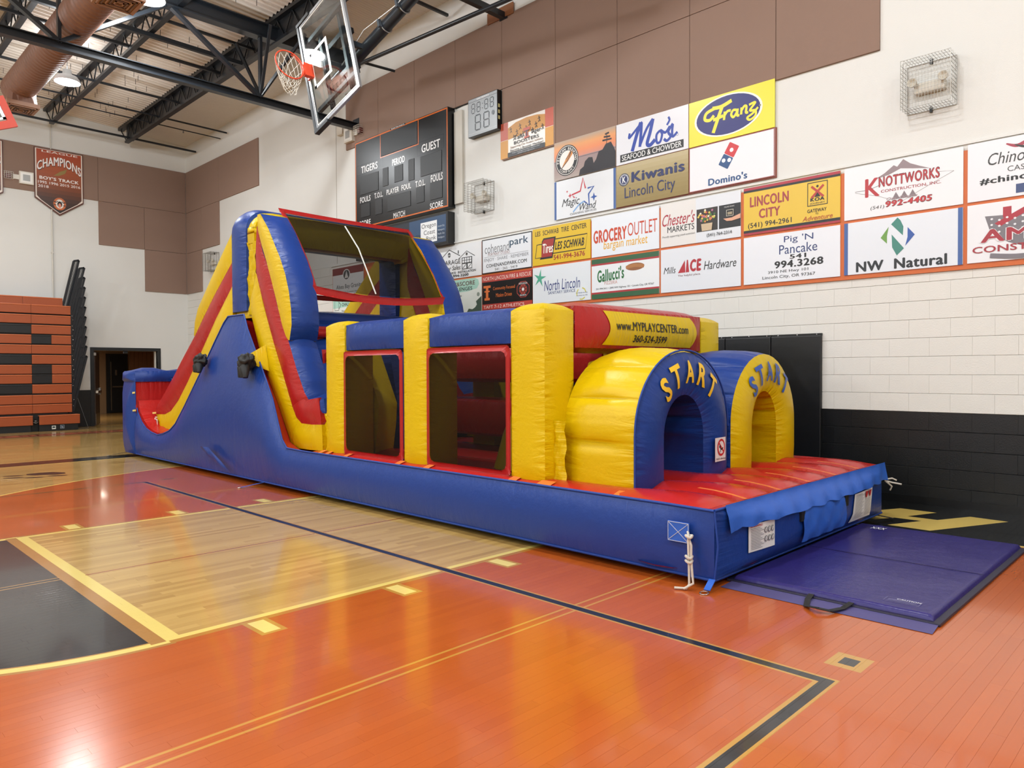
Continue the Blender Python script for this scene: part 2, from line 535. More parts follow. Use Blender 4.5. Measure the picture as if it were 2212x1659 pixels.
# ---- floor material: court paint laid over maple strip flooring, sealed and glossy
def floor_material():
    m, N, L, P = base_mat('court_floor')
    g = N.new('ShaderNodeNewGeometry')
    sp = N.new('ShaderNodeSeparateXYZ'); L.new(g.outputs['Position'], sp.inputs[0])
    X, Y = sp.outputs[0], sp.outputs[1]
    def M(op, a, b=None, c=None):
        n = N.new('ShaderNodeMath'); n.operation = op
        for i, v in enumerate((a, b, c)):
            if v is None: continue
            if isinstance(v, (int, float)): n.inputs[i].default_value = v
            else: L.new(v, n.inputs[i])
        return n.outputs[0]
    gt = lambda a, b: M('GREATER_THAN', a, b)
    lt = lambda a, b: M('LESS_THAN', a, b)
    mul = lambda a, b: M('MULTIPLY', a, b)
    mx_ = lambda a, b: M('MAXIMUM', a, b)
    def rng(v, a, b): return mul(gt(v, a), lt(v, b))
    def rect(x0, x1, y0, y1): return mul(rng(X, x0, x1), rng(Y, y0, y1))
    def dist(cx, cy):
        dx = M('SUBTRACT', X, cx); dy = M('SUBTRACT', Y, cy)
        return M('SQRT', M('ADD', mul(dx, dx), mul(dy, dy)))
    # wood tone
    at = N.new('ShaderNodeAttribute'); at.attribute_name = 'tone'
    mp = N.new('ShaderNodeMapping'); mp.inputs['Scale'].default_value = (38, 1.6, 1)
    L.new(g.outputs['Position'], mp.inputs['Vector'])
    gn = N.new('ShaderNodeTexNoise'); gn.inputs['Scale'].default_value = 2.2; gn.inputs['Detail'].default_value = 6
    L.new(mp.outputs[0], gn.inputs['Vector'])
    # board cells for the far floor without separate boards
    mp2 = N.new('ShaderNodeMapping'); mp2.inputs['Scale'].default_value = (17.5, .75, 1)
    L.new(g.outputs['Position'], mp2.inputs['Vector'])
    tone = M('ADD', mul(at.outputs['Fac'], .55), mul(gn.outputs['Fac'], .45))
    cr = N.new('ShaderNodeValToRGB')
    cr.color_ramp.elements[0].position = .12; cr.color_ramp.elements[0].color = hexc('#a88348')
    cr.color_ramp.elements[1].position = .85; cr.color_ramp.elements[1].color = hexc('#c9a562')
    L.new(tone, cr.inputs[0])
    cur = cr.outputs[0]
    def over(mask, col):
        nonlocal cur
        mix = N.new('ShaderNodeMix'); mix.data_type = 'RGBA'
        L.new(mask, mix.inputs[0]) if not isinstance(mask, (int, float)) else None
        L.new(cur, mix.inputs[6])
        if isinstance(col, str): mix.inputs[7].default_value = hexc(col)
        else: L.new(col, mix.inputs[7])
        cur = mix.outputs[2]
    wood = cur
    CX, CY, R3 = 16.69, -3.15, 6.02
    BL = -1.55
    # orange paint with faint wear that follows the boards
    orn = N.new('ShaderNodeMix'); orn.data_type = 'RGBA'
    orn.inputs[6].default_value = hexc('#b85a22'); orn.inputs[7].default_value = hexc('#ad521f')
    L.new(tone, orn.inputs[0])
    orange = orn.outputs[2]
    d3 = dist(CX, CY)
    inarc = mx_(lt(d3, R3), mul(lt(M('ABSOLUTE', M('SUBTRACT', X, CX)), R3), gt(Y, CY)))
    over(mul(inarc, lt(Y, BL)), orange)
    ring3 = mul(lt(d3, R3+.025), gt(d3, R3-.025))
    strt = mul(rng(M('ABSOLUTE', M('SUBTRACT', X, CX)), R3-.025, R3+.025), gt(Y, CY))
    over(mul(mx_(mul(ring3, lt(Y, CY)), strt), lt(Y, BL)), '#e2c46a')
    # free-throw circle black, lane wood
    LX0, LX1, FT = 14.87, 18.5, -7.32
    dc = dist(CX, FT)
    HC = (LX1-LX0)/2
    over(mul(lt(dc, HC+.06), lt(Y, FT)), '#a9793c')
    over(mul(lt(dc, HC+.03), lt(Y, FT)), '#e3cb72')
    over(mul(lt(dc, HC-.03), lt(Y, FT)), '#a9793c')
    over(mul(lt(dc, HC-.045), lt(Y, FT-.02)), '#1d2023')
    over(rect(LX0-.05, LX1+.05, FT-.02, BL), '#b07a35')
    over(rect(LX0, LX1, FT, BL), wood)
    for x in (LX0+.025, LX1-.025):
        over(rect(x-.027, x+.027, FT-.03, BL), '#e3cb72')
    over(rect(LX0, LX1, FT-.11, FT-.025), '#a9793c')
    over(rect(LX0, LX1, FT-.03, FT+.055), '#e3cb72')
    # lane marks
    for y in (-6.86, -5.87, -4.9, -3.95):
        for x0, x1 in ((LX1+.05, LX1+.27), (LX0-.27, LX0-.05)):
            over(rect(x0-.03, x1+.03, y-.08, y+.08), '#b98a3c')
            over(rect(x0, x1, y-.05, y+.05), '#e6cf7a')
    # red thin centre line in the lane, outlined twin lines
    over(rect(CX-.008, CX+.008, FT+.05, BL), '#a04324')
    for x in (13.655, 19.76):
        for dx in (-.035, .035):
            over(rect(x+dx-.009, x+dx+.009, -9.4, BL), '#c08a3a')
    for dx in (-.035, .03):
        over(mul(rect(CX-.03+dx-.007, CX-.03+dx+.007, -9.3, FT-.1), lt(dc, HC-.04)), '#b08448')
    # volleyball court: end line and sidelines, black with a bare wood edge
    VX0, VX1, VY = 12.14, 21.32, -5.34
    over(rect(VX0-.02, VX1+.045, VY-.045, VY+.045), '#b98a3c')
    over(rect(VX1-.05, VX1+.045, -30, VY+.02), '#b98a3c')
    over(rect(VX0-.02, VX0+.05, -30, VY+.02), '#a97335')
    over(rect(VX0, VX1+.028, VY-.028, VY+.028), '#1b1e20')
    over(rect(VX1-.028, VX1+.028, -30, VY), '#1b1e20')
    over(rect(VX0, VX0+.035, -30, VY), '#1b1e20')
    over(rect(21.22, 21.40, -5.13, -4.93), '#b98a3c')
    over(rect(21.27, 21.35, -5.08, -4.98), '#1b1e20')
    over(rect(12.06, 12.16, -5.14, -4.9), '#a97335')
    over(rect(12.09, 12.13, -5.11, -4.94), '#1b1e20')
    # sideline band and baseline apron
    over(rect(8.34, 8.86, -30, BL), '#1b1e20')
    over(rect(8.86, 8.93, -30, BL), '#ddb968')
    over(rect(1.95, 2.72, -30, 0), '#16181a')
    over(rect(2.02, 2.6, -30, 0), '#cf6f4f')
    over(mul(rect(8.34, 40, BL, .1), gt(X, 8.34)), '#111313')
    over(rect(8.34, 40, BL-.03, BL+.03), '#e0bf6a')
    L.new(cur, P.inputs['Base Color'])
    P.inputs['Roughness'].default_value = .16
    P.inputs['Specular IOR Level'].default_value = .5
    P.inputs['Coat Weight'].default_value = .35
    P.inputs['Coat Roughness'].default_value = .06
    rn = N.new('ShaderNodeTexNoise'); rn.inputs['Scale'].default_value = 1.7; rn.inputs['Detail'].default_value = 5
    L.new(g.outputs['Position'], rn.inputs['Vector'])
    L.new(M('MULTIPLY_ADD', rn.outputs['Fac'], .14, .12), P.inputs['Roughness'])
    b = N.new('ShaderNodeBump'); b.inputs['Strength'].default_value = .05; b.inputs['Distance'].default_value = .003
    L.new(M('ADD', rn.outputs['Fac'], mul(gn.outputs['Fac'], .15)), b.inputs['Height'])
    L.new(b.outputs['Normal'], P.inputs['Normal'])
    return m
FLOOR = floor_material()
fl = MB()
nx, ny = 24, 24
fl.add([(RX*i/nx-0.0, RY*j/ny, -.004) for j in range(ny+1) for i in range(nx+1)],
       [(j*(nx+1)+i, (j+1)*(nx+1)+i, (j+1)*(nx+1)+i+1, j*(nx+1)+i+1) for j in range(ny) for i in range(nx)])
fl.box(0, RX, RY, 0, -.2, -.006)
floor = fl.build('floor', FLOOR, kind='structure')
# strip boards: the 300 that show largest are parts, the rest one part
BW = .0572
def board_geo(mb, x0, y0, y1):
    e = .0001; x1 = x0+BW; a = (x0+e, x1-e, y0+e, y1-e)
    c = .0003
    vs = [(a[0], a[2], -.0007), (a[1], a[2], -.0007), (a[1], a[3], -.0007), (a[0], a[3], -.0007),
          (a[0]+c, a[2]+c, 0), (a[1]-c, a[2]+c, 0), (a[1]-c, a[3]-c, 0), (a[0]+c, a[3]-c, 0)]
    mb.add(vs, [(4, 5, 6, 7), (0, 1, 5, 4), (1, 2, 6, 5), (2, 3, 7, 6), (3, 0, 4, 7)])
boards = []
x = 1.0
while x < 24.6:
    y = -.02-random.random()*1.2
    y0 = y
    ys = [-.01, y]
    while y > -10.2:
        y -= random.choice([.35, .6, .85, 1.1, 1.4, 1.8])
        ys.append(y)
    for k in range(len(ys)-1): boards.append((x, ys[k+1], ys[k]))
    x += BW
camp = SC.camera.matrix_world.translation
camf = -(SC.camera.matrix_world.to_3x3().col[2])
camr = SC.camera.matrix_world.to_3x3().col[0]; camu = SC.camera.matrix_world.to_3x3().col[1]
def inview(p, mx=.0):
    d = Vector(p)-camp; z = d.dot(camf)
    if z < .3: return False
    return abs(d.dot(camr)/z) < .70+mx and abs(d.dot(camu)/z) < .527+mx
def bscore(b):
    c = Vector((b[0], (b[1]+b[2])/2, 0))
    if not inview(c, -.01): return 1e9
    if 8.4 < c.x < 20.2 and -4.4 < c.y < -1: return 1e8
    return (c-camp).length/(.4+(b[2]-b[1]))**.25
boards.sort(key=bscore)
for b in boards[:290]:
    mb = MB(); board_geo(mb, *b)
    o = mb.build('floorboard', FLOOR, floor)
    a = o.data.attributes.new('tone', 'FLOAT', 'FACE')
    t = random.random()
    for q in a.data: q.value = t
mb = MB(); tones = []
for b in boards[290:]:
    board_geo(mb, *b); tones += [random.random()]*5
o = mb.build('floorboards', FLOOR, floor, kind='stuff')
a = o.data.attributes.new('tone', 'FLOAT', 'FACE')
a.data.foreach_set('value', tones)
# yellow block letter painted on the black apron
def flat(mb, pts, z): mb.add([(a, b, z) for a, b in pts], [tuple(range(len(pts)))])
PLET = pm('#d9bd66', .22)
mb = MB()
flat(mb, [(20.34, -1.39), (20.71, -1.40), (21.14, -.45), (20.81, -.42), (20.62, -.82), (20.35, -.82), (20.51, -.42), (20.16, -.41), (19.98, -.78), (19.72, -.78), (19.72, -1.2), (20.17, -1.2), (20.28, -.98), (20.52, -.98)], .0006)
mb.build('painted_letter', PLET, floor)
mb = MB()  # paw print on the floor near the sideline
def ellp(mb, cx, cy, rx, ry, a, z=.0006, n=20):
    mb.add([(cx+rx*cos(t)*cos(a)-ry*sin(t)*sin(a), cy+rx*cos(t)*sin(a)+ry*sin(t)*cos(a), z) for t in [2*pi*k/n for k in range(n)]], [tuple(range(n))])
flat(mb, [(10.0, -6.12), (10.05, -5.95), (10.25, -5.83), (10.4, -5.86), (10.42, -6.0), (10.32, -6.12), (10.3, -6.22), (10.16, -6.3), (10.03, -6.28)], .0006)
for cx, cy in ((10.12, -6.46), (10.36, -6.5), (10.52, -6.28), (10.56, -6.0)): ellp(mb, cx, cy, .13, .055, radians(60))
mb.build('painted_paw', pm('#221a16', .25), floor)
mb = MB()  # broken lettering along the sideline band
for k in range(60):
    y = -1.6-k*.17
    if k % 7 == 6: continue
    x0 = 2.12
    mb.add([(x0, y, .0006), (x0+.34, y, .0006), (x0+.34, y+.05, .0006), (x0, y+.05, .0006)], [(0, 1, 2, 3)])
    if k % 2: mb.add([(x0+.14*(k % 3), y+.05, .0006), (x0+.14*(k % 3)+.06, y+.05, .0006), (x0+.14*(k % 3)+.06, y+.12, .0006), (x0+.14*(k % 3), y+.12, .0006)], [(0, 1, 2, 3)])
mb.build('painted_lettering', pm('#1d1614', .25), floor, kind='stuff')

# ---- end wall (the sign wall), y = 0
wr = MB()
wr.box(0, RX, .02, .3, 0, 3.86)
wr.box(0, RX, 0, .3, 3.86, 9.3)
wall_r = wr.build('wall_right', WHITE, kind='structure')
S = .2032
def block_geo(mb, x0, x1, z0, z1, black, mi):
    e, h, c = .0012, .0004, .0035
    a = (x0+h, x1-h, z0+e, z1-e)
    vs = [(x0, .02, z0), (x1, .02, z0), (x1, .02, z1), (x0, .02, z1), (a[0], .0035, a[2]), (a[1], .0035, a[2]), (a[1], .0035, a[3]), (a[0], .0035, a[3]),
          (a[0]+h, 0, a[2]+c), (a[1]-h, 0, a[2]+c), (a[1]-h, 0, a[3]-c), (a[0]+h, 0, a[3]-c)]
    fs = [(8, 9, 10, 11)]
    for q in range(4):
        r = (q+1) % 4
        fs += [(q, r, 4+r, 4+q), (4+q, 4+r, 8+r, 8+q)]
    mb.add(vs, fs, mi)
rest = MB()
cnt = 0
for row in range(19):
    off = .2032 if row % 2 else 0
    k = 0
    x = -off
    while x < RX:
        x0, x1 = max(0, x), min(RX, x+.4064)
        z0, z1 = row*S, (row+1)*S
        vis = (13.5 < x < 21.4 and row < 13 and not (x < 17.2 and row < 9))
        mi = 0 if row < 5 else 1
        if vis and cnt < 280:
            mb = MB(); block_geo(mb, x0, x1, z0, z1, 0, 0)
            mb.build('block', BLACK_BLK if row < 5 else WHITE_BLK, wall_r); cnt += 1
        else: block_geo(rest, x0, x1, z0, z1, 0, mi)
        x += .4064
rest.build('blocks', [BLACK_BLK, WHITE_BLK], wall_r, kind='stuff')
def panel_r(x0, x1, z0, z1):
    MB().cbox(x0+.003, x1-.003, -.03, .005, z0+.003, z1-.003, .006).build('acoustic_panel', BROWN, wall_r)
def panel_l(y0, y1, z0, z1, par):
    MB().cbox(-.005, .03, y0+.003, y1-.003, z0+.003, z1-.003, .006).build('acoustic_panel', BROWN, par)
Z0, Z1, Z2, Z3 = 3.87, 5.09, 6.31, 7.54
for a, b, z0, z1 in ((0.03, 1.16, Z0, Z1), (0.03, 1.16, Z1, Z2), (1.16, 2.36, Z1, Z2), (.03, 2.36, Z2, Z3), (2.36, 4.76, Z2, Z3)): panel_r(a, b, z0, z1)
xs = [8.87+k*1.2155 for k in range(10)]
for k in range(9):
    panel_r(xs[k], xs[k+1], Z2, Z3)
    if k >= 4: panel_r(xs[k], xs[k+1], Z1, Z2)
mb = MB()
mb.box(0, RX, -.012, .02, .0, .085); mb.build('baseboard_right', pm('#0b0c0d', .35), kind='structure')
mb = MB(); mb.box(8.2, RX, -.02, .0, 3.845, 3.87); mb.build('ledge', WHITE, wall_r)
mb = MB()
for x in (8.43,): mb.box(x, x+.012, -.004, 0, 3.9, 8.3)
mb.build('joint_strip', pm('#a9a59d', .6), wall_r)
# ---- side wall with bleachers, x = 0 (door opening y -2.62..-.88)
D0, D1, DH = -2.60, -.90, 2.12
wl = MB()
wl.box(-.25, 0, RY, D0, 0, 9.3); wl.box(-.25, 0, D1, .3, 0, 9.3); wl.box(-.25, 0, D0, D1, DH, 9.3)
wall_l = wl.build('wall_left', WHITE, kind='structure')
for a, b, z0, z1 in ((-1.22, -.03, Z0, Z1), (-1.22, -.03, Z1, Z2), (-2.43, -1.22, Z1, Z2), (-2.43, -.03, Z2, Z3), (-4.9, -2.43, Z2, Z3), (-7.3, -4.9, Z2, Z3)): panel_l(a, b, z0, z1, wall_l)
mb = MB(); mb.box(0, .008, RY, D0-.09, 0, 1.016); mb.box(0, .008, D1+.09, -.01, 0, 1.016)
mb.build('wainscot', pm('#0f1113', .4), wall_l)
mb = MB()
mb.tube([(.035, -3.57, 3.3), (.035, -3.57, 5.9)], .022, 10); mb.tube([(.03, -3.57, 7.5), (.03, -3.57, 8.4)], .012, 8)
mb.box(.01, .06, -3.6, -3.54, 4.72, 4.76); mb.build('conduit', pm('#cfccc4', .5), wall_l)
mb = MB(); mb.box(0, .004, -3.58, -3.565, 1.0, 8.5); mb.build('joint_strip', pm('#a9a59d', .6), wall_l)
# other two walls (behind the camera)
mb = MB(); mb.box(0, RX, RY-.25, RY, 0, 9.3); mb.box(0, RX, RY, RY+.02, 0, 1.2)
mb.build('wall_back', WHITE, kind='structure')
mb = MB(); mb.box(RX, RX+.25, RY, .3, 0, 9.3); mb.build('wall_side', WHITE, kind='structure')

# ---- roof deck, slightly pitched, with trapezoid ribs running towards the end wall
DECK = pm('#dcd3c9', .55, key='deck', vary=.04)
DECKF = pm('#d6d4d2', .6, key='deckf', vary=.04)
cl = MB()
pitch = .153
vs = []; fs = []
prof = [(0, 0), (.03, .038), (.088, .038), (.118, 0)]
cols = []
x = -.1
while x < RX+.1:
    for dx, dz in prof: cols.append((x+dx, dz))
    x += pitch
ysd = [-1.9, -15.5, RY]
for yy in ysd:
    for cx_, dz in cols: vs.append((cx_, yy, ztop(yy)+dz))
nc = len(cols)
for j in range(2):
    for i in range(nc-1): fs.append((j*nc+i, j*nc+i+1, (j+1)*nc+i+1, (j+1)*nc+i))
cl.add(vs, fs, 0)
cl.box(-.2, RX+.2, RY, -.0, 9.35, 9.5, 0)
ceiling = cl.build('ceiling', [DECK], kind='structure')
mb = MB()   # fine ribbed acoustic deck beside the end wall
x = -.1; vs = []; cols = []
while x < RX+.1:
    cols += [(x, 0), (x+.012, .008), (x+.045, .008), (x+.057, 0)]; x += .07
for yy in (-1.9, .05):
    for cx_, dz in cols: vs.append((cx_, yy, ztop(yy)-.02+dz))
nc = len(cols)
mb.add(vs, [(i, i+1, nc+i+1, nc+i) for i in range(nc-1)])
mb.build('acoustic_deck', DECKF, ceiling)
# open-web joists along x
def joist(y, solid=False):
    zt = ztop(y)-.02; zb = zt-.52
    j = MB()
    j.box(.1, RX-.1, y-.07, y+.07, zt-.07, zt)
    j.box(.6, RX-.6, y-.05, y+.05, zb, zb+.06)
    if solid: j.box(.5, RX-.5, y+.03, y+.2, zb+.12, zt)
    o = j.build('joist', STEEL, ceiling)
    wb = MB(); x = .15; up = True
    P_ = [(.15, zt-.07), (.62, zb+.05)]
    x = .62; s_ = .3
    while x < RX-.9:
        x += s_; P_.append((x, zt-.06)); x += s_; P_.append((x, zb+.05))
    P_.append((RX-.15, zt-.07))
    for k in range(len(P_)-1): wb.bar((P_[k][0], y, P_[k][1]), (P_[k+1][0], y, P_[k+1][1]), .022, .022)
    wb.build('web', STEEL, o)
joist(-1.85, True)
for y in (-3.68, -5.5, -7.35, -9.2, -11.0, -14.0, -17.0, -20.0, -23.0, -26.0, -29.0): joist(y)
# bridging bars along y
for x, z, y1, r in ((.9, 7.98, -.06, .03), (2.55, 8.0, -.04, .014), (3.0, 8.05, -.06, .022), (4.4, 8.05, -1.85, .028), (6.7, 8.1, -1.85, .035), (7.85, 7.95, -1.85, .05), (8.35, 8.1, -1.85, .03), (12.4, 8.0, -.1, .03), (15.0, 8.0, -.1, .03), (18.5, 8.0, -.1, .03), (22.5, 8.0, -.1, .03)):
    MB().bar((x, y1, z), (x, -15, z+.1), r*1.6, r*1.6).build('bridging_bar', STEEL, ceiling)
mb = MB()
mb.lathe([(0, 0), (.02, 0), (.02, .03), (.008, .05), (.008, .08)], (2.55, -1.05, 7.93), 'z', 8)
mb.build('sprinkler_head', pm('#777777', .4, 1), ceiling)
mb = MB()   # short hanger wires along the deck
for k in range(150):
    x = random.uniform(.5, 12); y = random.uniform(-6, -2.2)
    z = ztop(y)
    mb.bar((x, y, z-.12), (x+.01, y, z), .008, .008)
mb.build('hanger_wires', STEEL, ceiling, kind='stuff')

# ---- door to the corridor
FR = pm('#14171a', .4)
door = MB()
door.box(-.1, .02, D0-.09, D0, 0, DH+.09); door.box(-.1, .02, D1, D1+.09, 0, DH+.09); door.box(-.1, .02, D0, D1, DH, DH+.09)
door1 = door.build('door_1', FR, kind='structure')
h0, h1 = Vector((-.07, D0+.03, 0)), Vector((-.86, D0+.36, 0))
hn = Vector((h1.y-h0.y, -(h1.x-h0.x), 0)).normalized()*-1
def leafbox(a, b, z0, z1, d0, d1):
    mb = MB(); p, q = h0.lerp(h1, a), h0.lerp(h1, b)
    vs = [tuple(r+hn*d+Vector((0, 0, z))) for z in (z0, z1) for r, d in ((p, d0), (q, d0), (q, d1), (p, d1))]
    mb.add(vs, [(0, 3, 2, 1), (4, 5, 6, 7), (0, 1, 5, 4), (1, 2, 6, 5), (2, 3, 7, 6), (3, 0, 4, 7)]); return mb
leaf = leafbox(0, 1, .02, DH-.02, -.022, .022).build('door_leaf', pm('#3a2a22', .35, vary=.06, key='wood'), door1, label='dark brown door leaf standing open')
leafbox(.03, .97, .04, .34, -.027, .027).build('kick_plate', pm('#8c8680', .3, 1), leaf)
leafbox(.1, .95, .92, .99, -.08, .08).build('push_bar', pm('#b9b5ae', .25, 1), leaf)
leafbox(.86, .98, .86, 1.06, -.06, .06).build('latch_case', pm('#b9b5ae', .25, 1), leaf)
mb = MB(); mb.box(-.14, -.06, D0+.02, D0+.08, DH-.14, DH-.06); mb.bar((-.1, D0+.06, DH-.05), (-.4, D0+.3, DH-.05), .02, .02); mb.build('door_closer', pm('#a8a49c', .35, 1), door1)
mb = MB(); mb.box(-.12, -.04, -1.8, -1.7, DH-.07, DH); mb.build('door_stop', pm('#0d0d0f', .5), door1)
# corridor beyond
WOODW = pm('#7a5238', .5, vary=.12, key='corr', bump=.2, bscale=20)
mb = MB(); mb.box(-7.0, -.25, -6.0, 3.2, -.2, -.002); cf = mb.build('trim_1', pm('#8a6a3c', .16, vary=.06, key='corrfloor'), kind='structure')
mb = MB()
mb.box(-7.1, -7.0, -6.0, 3.2, 0, 2.9); mb.box(-7, -.25, -6.1, -6, 0, 2.9); mb.box(-7, -.25, 3.2, 3.3, 0, 2.9)
mb.box(-.3, -.25, -6, D0, 0, 2.9); mb.box(-.3, -.25, D1, 3.2, 0, 2.9)
mb.box(-7, -.25, -6, 3.2, 2.5, 2.6, 1)
mb.build('wall_corridor', [pm('#86694c', .6, vary=.05, key='corrwall'), pm('#c9c4b8', .7)], kind='structure')
mb = MB()
for k in range(16):
    mb.box(-6.99, -6.95, .55+k*.15, .55+k*.15+.142, .35, 2.3)
mb.build('trim_2', WOODW, kind='structure')
mb = MB()
mb.box(-6.98, -6.9, -.28, .45, 0, 2.2, 0)
d2 = mb.build('door_2', FR, kind='structure')
mb = MB(); mb.box(-6.9, -6.86, -.18, .35, .02, 2.1); mb.build('door_leaf', pm('#101318', .35), d2)
mb = MB(); mb.box(-6.86, -6.84, -.16, -.13, .1, 1.9); mb.box(-6.86, -6.82, -.1, .3, .95, 1.0); mb.box(-6.86, -6.84, .0, .06, 1.4, 1.6); mb.build('door_hardware', pm('#a9a59d', .3, 1), d2)
L = bpy.data.lights.new('corridor_light', 'AREA'); L.size = 1.2; L.energy = 90; L.color = (1, .9, .75)
o = bpy.data.objects.new('corridor_light', L); o.location = (-3.6, -2, 2.45); COL.objects.link(o)

# ================================================================== INFLATABLE OBSTACLE COURSE
BLUE, YEL, RED = '#183a86', '#d2b300', '#a52020'
VB, VY, VR = vinyl(BLUE), vinyl(YEL), vinyl(RED, .28)
VRD = vinyl('#b2221e', .22, key='deck', wr=.5)
VO = vinyl('#d9702f', .4, key='tape')
VG = vinyl('#16211f', .5, key='under')
VBS = vinyl('#183a86', .34, key='smooth', wr=.35)
CY0 = -5.3   # mirror: y -> CY0 - y
inf = thing('inflatable_obstacle_course', 'long blue, red and yellow inflatable obstacle course with slide tower and two start tunnels', 'bouncy castle', (14.3, -2.65, 0))
YN, YI = -4.15, -3.75
def mir(st): return [[(c[0], CY0-c[1], c[2]) for c in s] for s in st]
def side_tube(name, left, right, mats, bulge=(.1, .1, .05, .05), caps=(.03, .03), sub=3, mirror=True, label=None, y0=YN, y1=YI):
    st = [[(l[0], y0, l[1]), (r[0], y0, r[1]), (r[0], y1, r[1]), (l[0], y1, l[1])] for l, r in zip(left, right)]
    uniq = []
    for m in mats:
        if m not in uniq: uniq.append(m)
    mi = [uniq.index(m) for m in mats]
    for k, s_ in enumerate((st, mir(st)) if mirror else (st,)):
        mb = MB()
        qsweep(mb, s_, mi, bulge, 6, sub, caps, (mi[0], mi[0]), amax=.085)
        mb.build(name, uniq, inf, label=label)
# ---- base body: side walls (blue, leaning in towards the top) with a core between them
YB, YF = -4.40, -.90
P44 = [(8.93, .93), (9.03, .78), (9.23, .63), (9.45, .53), (9.67, .48), (9.95, .45), (10.2, .48), (10.49, .55), (10.74, .67), (11.12, .97), (11.52, 1.31), (11.84, 1.58),
        (12.2, 1.9), (12.53, 2.18), (12.68, 2.27), (13.19, 2.27), (13.30, 2.06), (13.46, 1.85), (13.63, 1.62), (13.82, 1.37), (13.99, 1.13), (14.12, .85), (14.22, .64), (14.34, .54),
        (14.8, .53), (16.5, .53), (18.4, .535), (19.8, .535), (20.2, .53)]
prof = []
for x, z in P44:
    t = max(0, (z-.6)/1.7)*.62
    yy = -4.4+.25*t
    prof.append((x-2.05*.25*t, yy, z+.035*t))
def inner(x, y, z):
    if x > 12.6 and z > .6: return (x-.22, z-.06)
    if x > 14.1: return (x, z-.07)
    return (x, z)
for k in (0, 1):
    st = []
    for x, y, z in prof:
        ix, iz = inner(x, y, z)
        far = YB if not k else CY0-YB
        if k and x > 19.9: far = -1.12
        m_ = (lambda v: v) if not k else (lambda v: CY0-v)
        yt = m_(y) if not (k and x > 19.9) else -1.12
        st.append([(x, far, .06), (x, yt, z), (ix, m_(-4.17), iz), (ix, m_(-4.17), .06)])
    mb = MB()
    qsweep(mb, st, (0, 1, 0, 2), (.11, .0, .0, .02), 8, 2, (None, .0), (0, 0), amax=.11, fade=.5)
    mb.build('side_wall', [VBS, VR, VG], inf)
st = []
for x, y, z in prof:
    ix, iz = inner(x, y, z)
    dz = .012 if x < 14.1 else .05
    st.append([(ix, -4.17, .06), (ix, -4.17, iz-dz), (ix, CY0+4.17, iz-dz), (ix, CY0+4.17, .06)])
mb = MB(); qsweep(mb, st, (0, 1, 0, 2), (0, 0, 0, .02), 4, 2, (None, None), amax=.1)
mb.build('base_core', [VBS, VR, VG], inf)
mb = MB()
qsweep(mb, [[(x, YB+.012, .065), (x, YB+.012, .525), (x, -1.13, .525), (x, -1.13, .065)] for x in (20.1, 20.203)], (0, 1, 0, 2), (0, 0, 0, 0), 8, 1, (None, .085), (0, 0))
mb.build('front_wall', [VBS, VR, VG], inf)
# seams and puckers: piping along the upper edge of the side wall
mb = MB()
mb.tube([(x, y-.004, z+.004) for x, y, z in prof], .011, 6)
mb.tube([(8.93, YB-.004, .06), (20.2, YB-.004, .06), (20.2, -1.12, .06)], .011, 6)
mb.tube([(20.2, YB, .06), (20.23, YB-.005, .3), (20.2, YB, .53)], .008, 6)
mb.tube([(20.2, YB, .535), (20.2, -1.12, .535)], .011, 6)
mb.build('piping', vinyl('#1c3f8f', .5, key='pipe'), inf)
# red bulging underside by the near corner
mb = MB(); mb.lathe([(0, .012), (.25, .02), (.42, .06), (.5, .1)], (19.75, -3.95, 0), 'z', 24)
mb.build('underside', VR, inf)
# bumper wall at the slide end
mb = MB()
qsweep(mb, [[(8.35, y, .05), (8.93, y, .05), (8.93, y, 1.36), (8.35, y, 1.36)] for y in (YB, -3.6, -2.65, -1.7, YF)],
       (2, 1, 0, 0), (.0, .04, .08, .05), 8, 3, (.1, .08), (0, 0), amax=.1, fade=.25)
mb.build('end_bumper', [VBS, VR, VG], inf)
mb = MB()
qsweep(mb, [[(8.36, y, 1.33), (8.96, y, 1.33), (8.93, y, 1.52), (8.4, y, 1.52)] for y in (YB-.01, -3.8, -2.65, -1.5, YF+.01)], (0, 0, 0, 0), (.0, .3, .3, .3), 6, 3, (.09, .09), amax=.06, seg=[0, 1, 2, 3, 4])
mb.build('bumper_roll', VB, inf)
mb = MB(); mb.tube([(8.94, YB-.01, 1.36), (8.945, YB-.01, .93)], .01, 6); mb.build('piping', vinyl('#1c3f8f', .5, key='pipe'), inf)
mb = MB()  # light blue vent flap hung over the bumper
vs = []; nn = 9
for i in range(nn+1):
    for j in range(nn+1):
        y = -3.83+.62*i/nn; z = 1.40-.62*j/nn
        vs.append((9.0+.03*sin(i*1.7+j*.9)+.02*sin(j*2.3), y+.02*sin(j*1.3), z))
mb.add(vs, [(i*(nn+1)+j, i*(nn+1)+j+1, (i+1)*(nn+1)+j+1, (i+1)*(nn+1)+j) for i in range(nn) for j in range(nn)], 0, True, [(v[2], v[1]) for v in vs])
mb.build('vent_flap', vinyl('#2f7fd6', .35, key='flap'), inf)
# curved red run-out at the foot of the slide
pts = [(8.97, 1.0), (9.06, .8), (9.25, .66), (9.45, .56), (9.7, .5), (10.0, .48), (10.3, .53)]
NW = [-4.37, -3.5, -2.65, -1.8, -1.05]
for a, b in zip(NW[:-1], NW[1:]):
    mb = MB()
    qsweep(mb, [[(x, a, z-.1), (x, b, z-.1), (x, b, z+.0), (x, a, z+.0)] for x, z in pts], (0,)*4, (.0, .0, .1, .0), 6, 2, (.0, .0), amax=.05, seg=[0, 1, 3, 5, 6])
    mb.build('slide_foot', VRD, inf)
